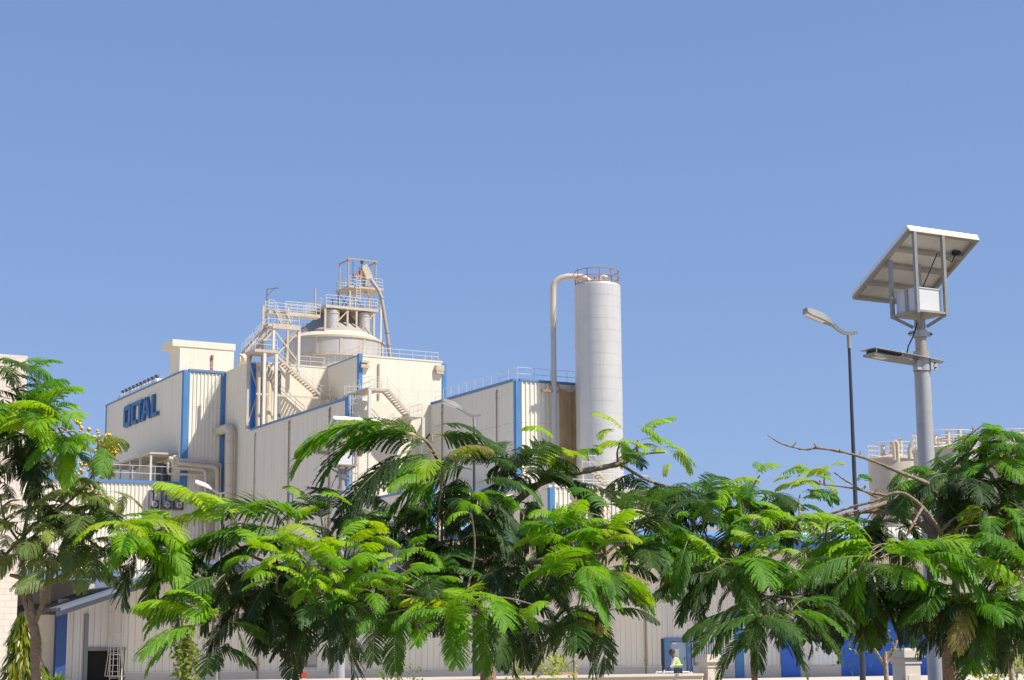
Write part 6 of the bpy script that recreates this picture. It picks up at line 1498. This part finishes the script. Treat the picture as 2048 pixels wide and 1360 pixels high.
# mast tree (columnar, gold-green) at the lower left
def mast_tree():
    b = at(44, 1375, 11.5); root = thing('mast_tree', 'narrow drooping gold-green column tree at the lower left corner', 'tree', Vector((b.x, b.y, 0)))
    top = at(50, 1222, 11.5); a = MB(); a.tube([(b.x, b.y, 0), (b.x, b.y, b.z), tuple(top)], [.04, .03, .008], 8); a.build('trunk', 'bark', root)
    q = []; t = []; rg = np.random.default_rng(8)
    for i in range(2600):
        f = rg.random(); z = top.z - f * (top.z - .3); w_ = .03 + .19 * min(1, f * 2.1) ** .8 * (1 + .2 * math.sin(f * 30)); th = rg.uniform(0, 2 * math.pi); rr = w_ * rg.uniform(.5, 1.05)
        c = np.array([b.x + (top.x - b.x) * (1 - f) + math.cos(th) * rr, b.y + math.sin(th) * rr, z]); ln = rg.uniform(.07, .12); wd = rg.uniform(.007, .012)
        d = np.array([math.cos(th) * .45, math.sin(th) * .45, -1]) + rg.normal(0, .18, 3); d /= np.linalg.norm(d); s_ = np.cross(d, [math.cos(th + rg.normal(0, .6)), math.sin(th), .2]); s_ /= np.linalg.norm(s_)
        m_ = c + d * ln * .5
        q.append([c, m_ + s_ * wd, c + d * ln, m_ - s_ * wd]); t += [float(np.clip(rg.normal(.45, .25), 0, 1))] * 4
    cr = Crown(); cr.q = [np.array(q, dtype=np.float32)]; cr.t = [np.array(t, dtype=np.float32)]; cr.build('crown', 'leaf_gold', root)
mast_tree()

# small-leaved lemon-green shrubs and thin trees
def leafy(name, label, cat, base, limbs, blobs, m_='leaf_lemon', lsize=.03, seed=3, bark='bark_pale', group=None, tm=.5):
    b = at(*base); root = thing(name, label, cat, Vector((b.x, b.y, 0)), group); rg = np.random.default_rng(seed); mb = MB(); nodes = []
    for li, (pts, r0, r1) in enumerate(limbs):
        if li == 0: pts = [Vector((b.x, b.y, 0))] + list(pts)
        nodes += limb(mb, pts, r0, r1, 8, rg)
    q = []; t = []
    for (px, py, Y, n, sx_, sz_) in blobs:
        c0 = at(px, py, Y); twig(mb, nodes, c0, .004, rg)
        for i in range(n):
            c = np.array(c0) + rg.normal(0, 1, 3) * np.array([sx_, sx_, sz_]); d = rg.normal(0, 1, 3) + np.array([0, 0, -.5]); d /= np.linalg.norm(d); s_ = np.cross(d, rg.normal(0, 1, 3)); s_ /= np.linalg.norm(s_)
            l_ = lsize * rg.uniform(.7, 1.3); m1 = c + d * l_ * .5; q.append([c, m1 + s_ * l_ * .28, c + d * l_, m1 - s_ * l_ * .28]); t += [float(np.clip(rg.normal(tm, .22), 0, .95))] * 4
    mb.build('trunk', bark, root, 60); cr = Crown(); cr.q = [np.array(q, dtype=np.float32)]; cr.t = [np.array(t, dtype=np.float32)]; cr.build('crown', m_, root); return root
leafy('young_tree', 'slim young tree with a Y-shaped trunk in front of the stone pillar', 'tree', (1773, 1365, 11.5),
      [([(1772, 1340, 11.5), (1770, 1328, 11.5)], .026, .020), ([(1770, 1330, 11.5), (1750, 1300, 11.5), (1744, 1270, 11.5), (1755, 1240, 11.5)], .018, .010), ([(1771, 1330, 11.5), (1788, 1297, 11.5), (1800, 1262, 11.5), (1806, 1235, 11.5)], .016, .008), ([(1789, 1294, 11.5), (1778, 1272, 11.5), (1768, 1258, 11.5)], .009, .006)],
      [(1735, 1255, 11.4, 90, .05, .08), (1728, 1262, 11.4, 60, .03, .05), (1750, 1235, 11.5, 110, .08, .08), (1690, 1265, 11.5, 70, .06, .10), (1665, 1275, 11.5, 60, .05, .10), (1806, 1232, 11.5, 70, .06, .05)], 'leaf_gold', .04, 3, tm=.45)
leafy('shrub', 'lemon-green shrub with small leaves at the lower right corner', 'shrub', (2030, 1375, 11.8),
      [([(2025, 1330, 11.8), (2018, 1290, 11.8)], .018, .01)], [(x, y, 11.8, 60, .07, .06) for x, y in ((1995, 1300), (2030, 1312), (1975, 1340), (2045, 1335), (2010, 1340), (1985, 1320), (1960, 1350), (1945, 1330), (2045, 1290))], 'leaf_lemon', .035, 5)
leafy('young_tree', 'bare-branched young tree with sparse yellow leaves against the blue canopy edge', 'tree', (1992, 1370, 13.0),
      [([(1993, 1250, 13), (1994, 1130, 13), (1992, 1060, 13)], .014, .006), ([(1993, 1120, 13), (2010, 1080, 13), (2025, 1060, 13)], .006, .003), ([(1993, 1150, 13), (2030, 1115, 13), (2046, 1120, 13)], .006, .003)],
      [(x, y, 13, n, .05, .04) for x, y, n in ((1985, 1100, 30), (2005, 1070, 16), (2030, 1100, 34), (2015, 1130, 14), (1975, 1120, 14), (1960, 1140, 18), (1950, 1150, 14), (2040, 1085, 10))], 'leaf_lemon', .045, 6, tm=.8)
leafy('young_tree', 'thin pale-stemmed sapling with lemon leaves behind the centre tree', 'tree', (1150, 1370, 13.0),
      [([(1149, 1320, 13), (1147, 1270, 13), (1140, 1230, 13)], .022, .012), ([(1147, 1290, 13), (1100, 1300, 13), (1060, 1330, 13)], .006, .003)],
      [(x, y, 13, 60, .07, .05) for x, y in ((1105, 1325), (1125, 1335), (1090, 1350), (1050, 1320), (1035, 1350), (1115, 1310))], 'leaf_lemon', .035, 7)
leafy('young_tree', 'pale thin-trunked sapling left of the centre trunk', 'tree', (797, 1370, 12.5),
      [([(797, 1330, 12.5), (793, 1290, 12.5), (800, 1220, 12.5)], .02, .012)], [(x, y, 12.5, 50, .06, .06) for x, y in ((770, 1350), (815, 1345), (785, 1320))], 'leaf_olive', .035, 8)
leafy('young_tree', 'shaggy pale trunk wrapped in dry yellow leaves below the left fronds', 'tree', (372, 1370, 10.5),
      [([(372, 1330, 10.5), (368, 1270, 10.5), (365, 1215, 10.5)], .035, .02)], [(370, y, 10.45, 110, .035, .05) for y in (1350, 1325, 1300, 1280)], 'leaf_olive', .04, 9, tm=.75)
leafy('young_tree', 'tall stem with pale leaves at the right edge below the canopy', 'tree', (2026, 1372, 11.0),
      [([(2022, 1330, 11), (2012, 1250, 11), (2005, 1150, 11)], .026, .016)], [(2010, 1290, 11, 40, .06, .08), (1998, 1270, 11, 30, .05, .06)], 'leaf_olive', .04, 10)
# agave rosette at bottom left
def agave():
    c = at(112, 1372, 10.0); root = thing('agave_plant', 'small spiky rosette plant at the bottom edge left', 'plant', Vector((c.x, c.y, 0)))
    q = []; t = []; rg = np.random.default_rng(3); c = np.array([c.x, c.y, c.z - .02])
    for i in range(46):
        th = rg.uniform(0, 2 * math.pi); el = rg.uniform(.2, 1.3); l_ = rg.uniform(.10, .16); d = np.array([math.cos(th) * math.cos(el), math.sin(th) * math.cos(el), math.sin(el)]); s_ = np.array([-math.sin(th), math.cos(th), 0]) * .012
        p1 = c + d * l_ * .5; p2 = c + d * l_ + np.array([0, 0, -.02]); q.append([c - s_ * .6, p1 - s_, p1 + s_, c + s_ * .6]); q.append([p1 - s_, p2, p2, p1 + s_]); t += [.55] * 8
    a = MB(); a.tube([(c[0], c[1], 0), tuple(c)], .03, 8); a.build('stem', 'bark', root)
    cr = Crown(); cr.q = [np.array(q, dtype=np.float32)]; cr.t = [np.array(t, dtype=np.float32)]; cr.build('leaves', 'leaf_olive', root)
agave()
print('objects', len(bpy.data.objects))
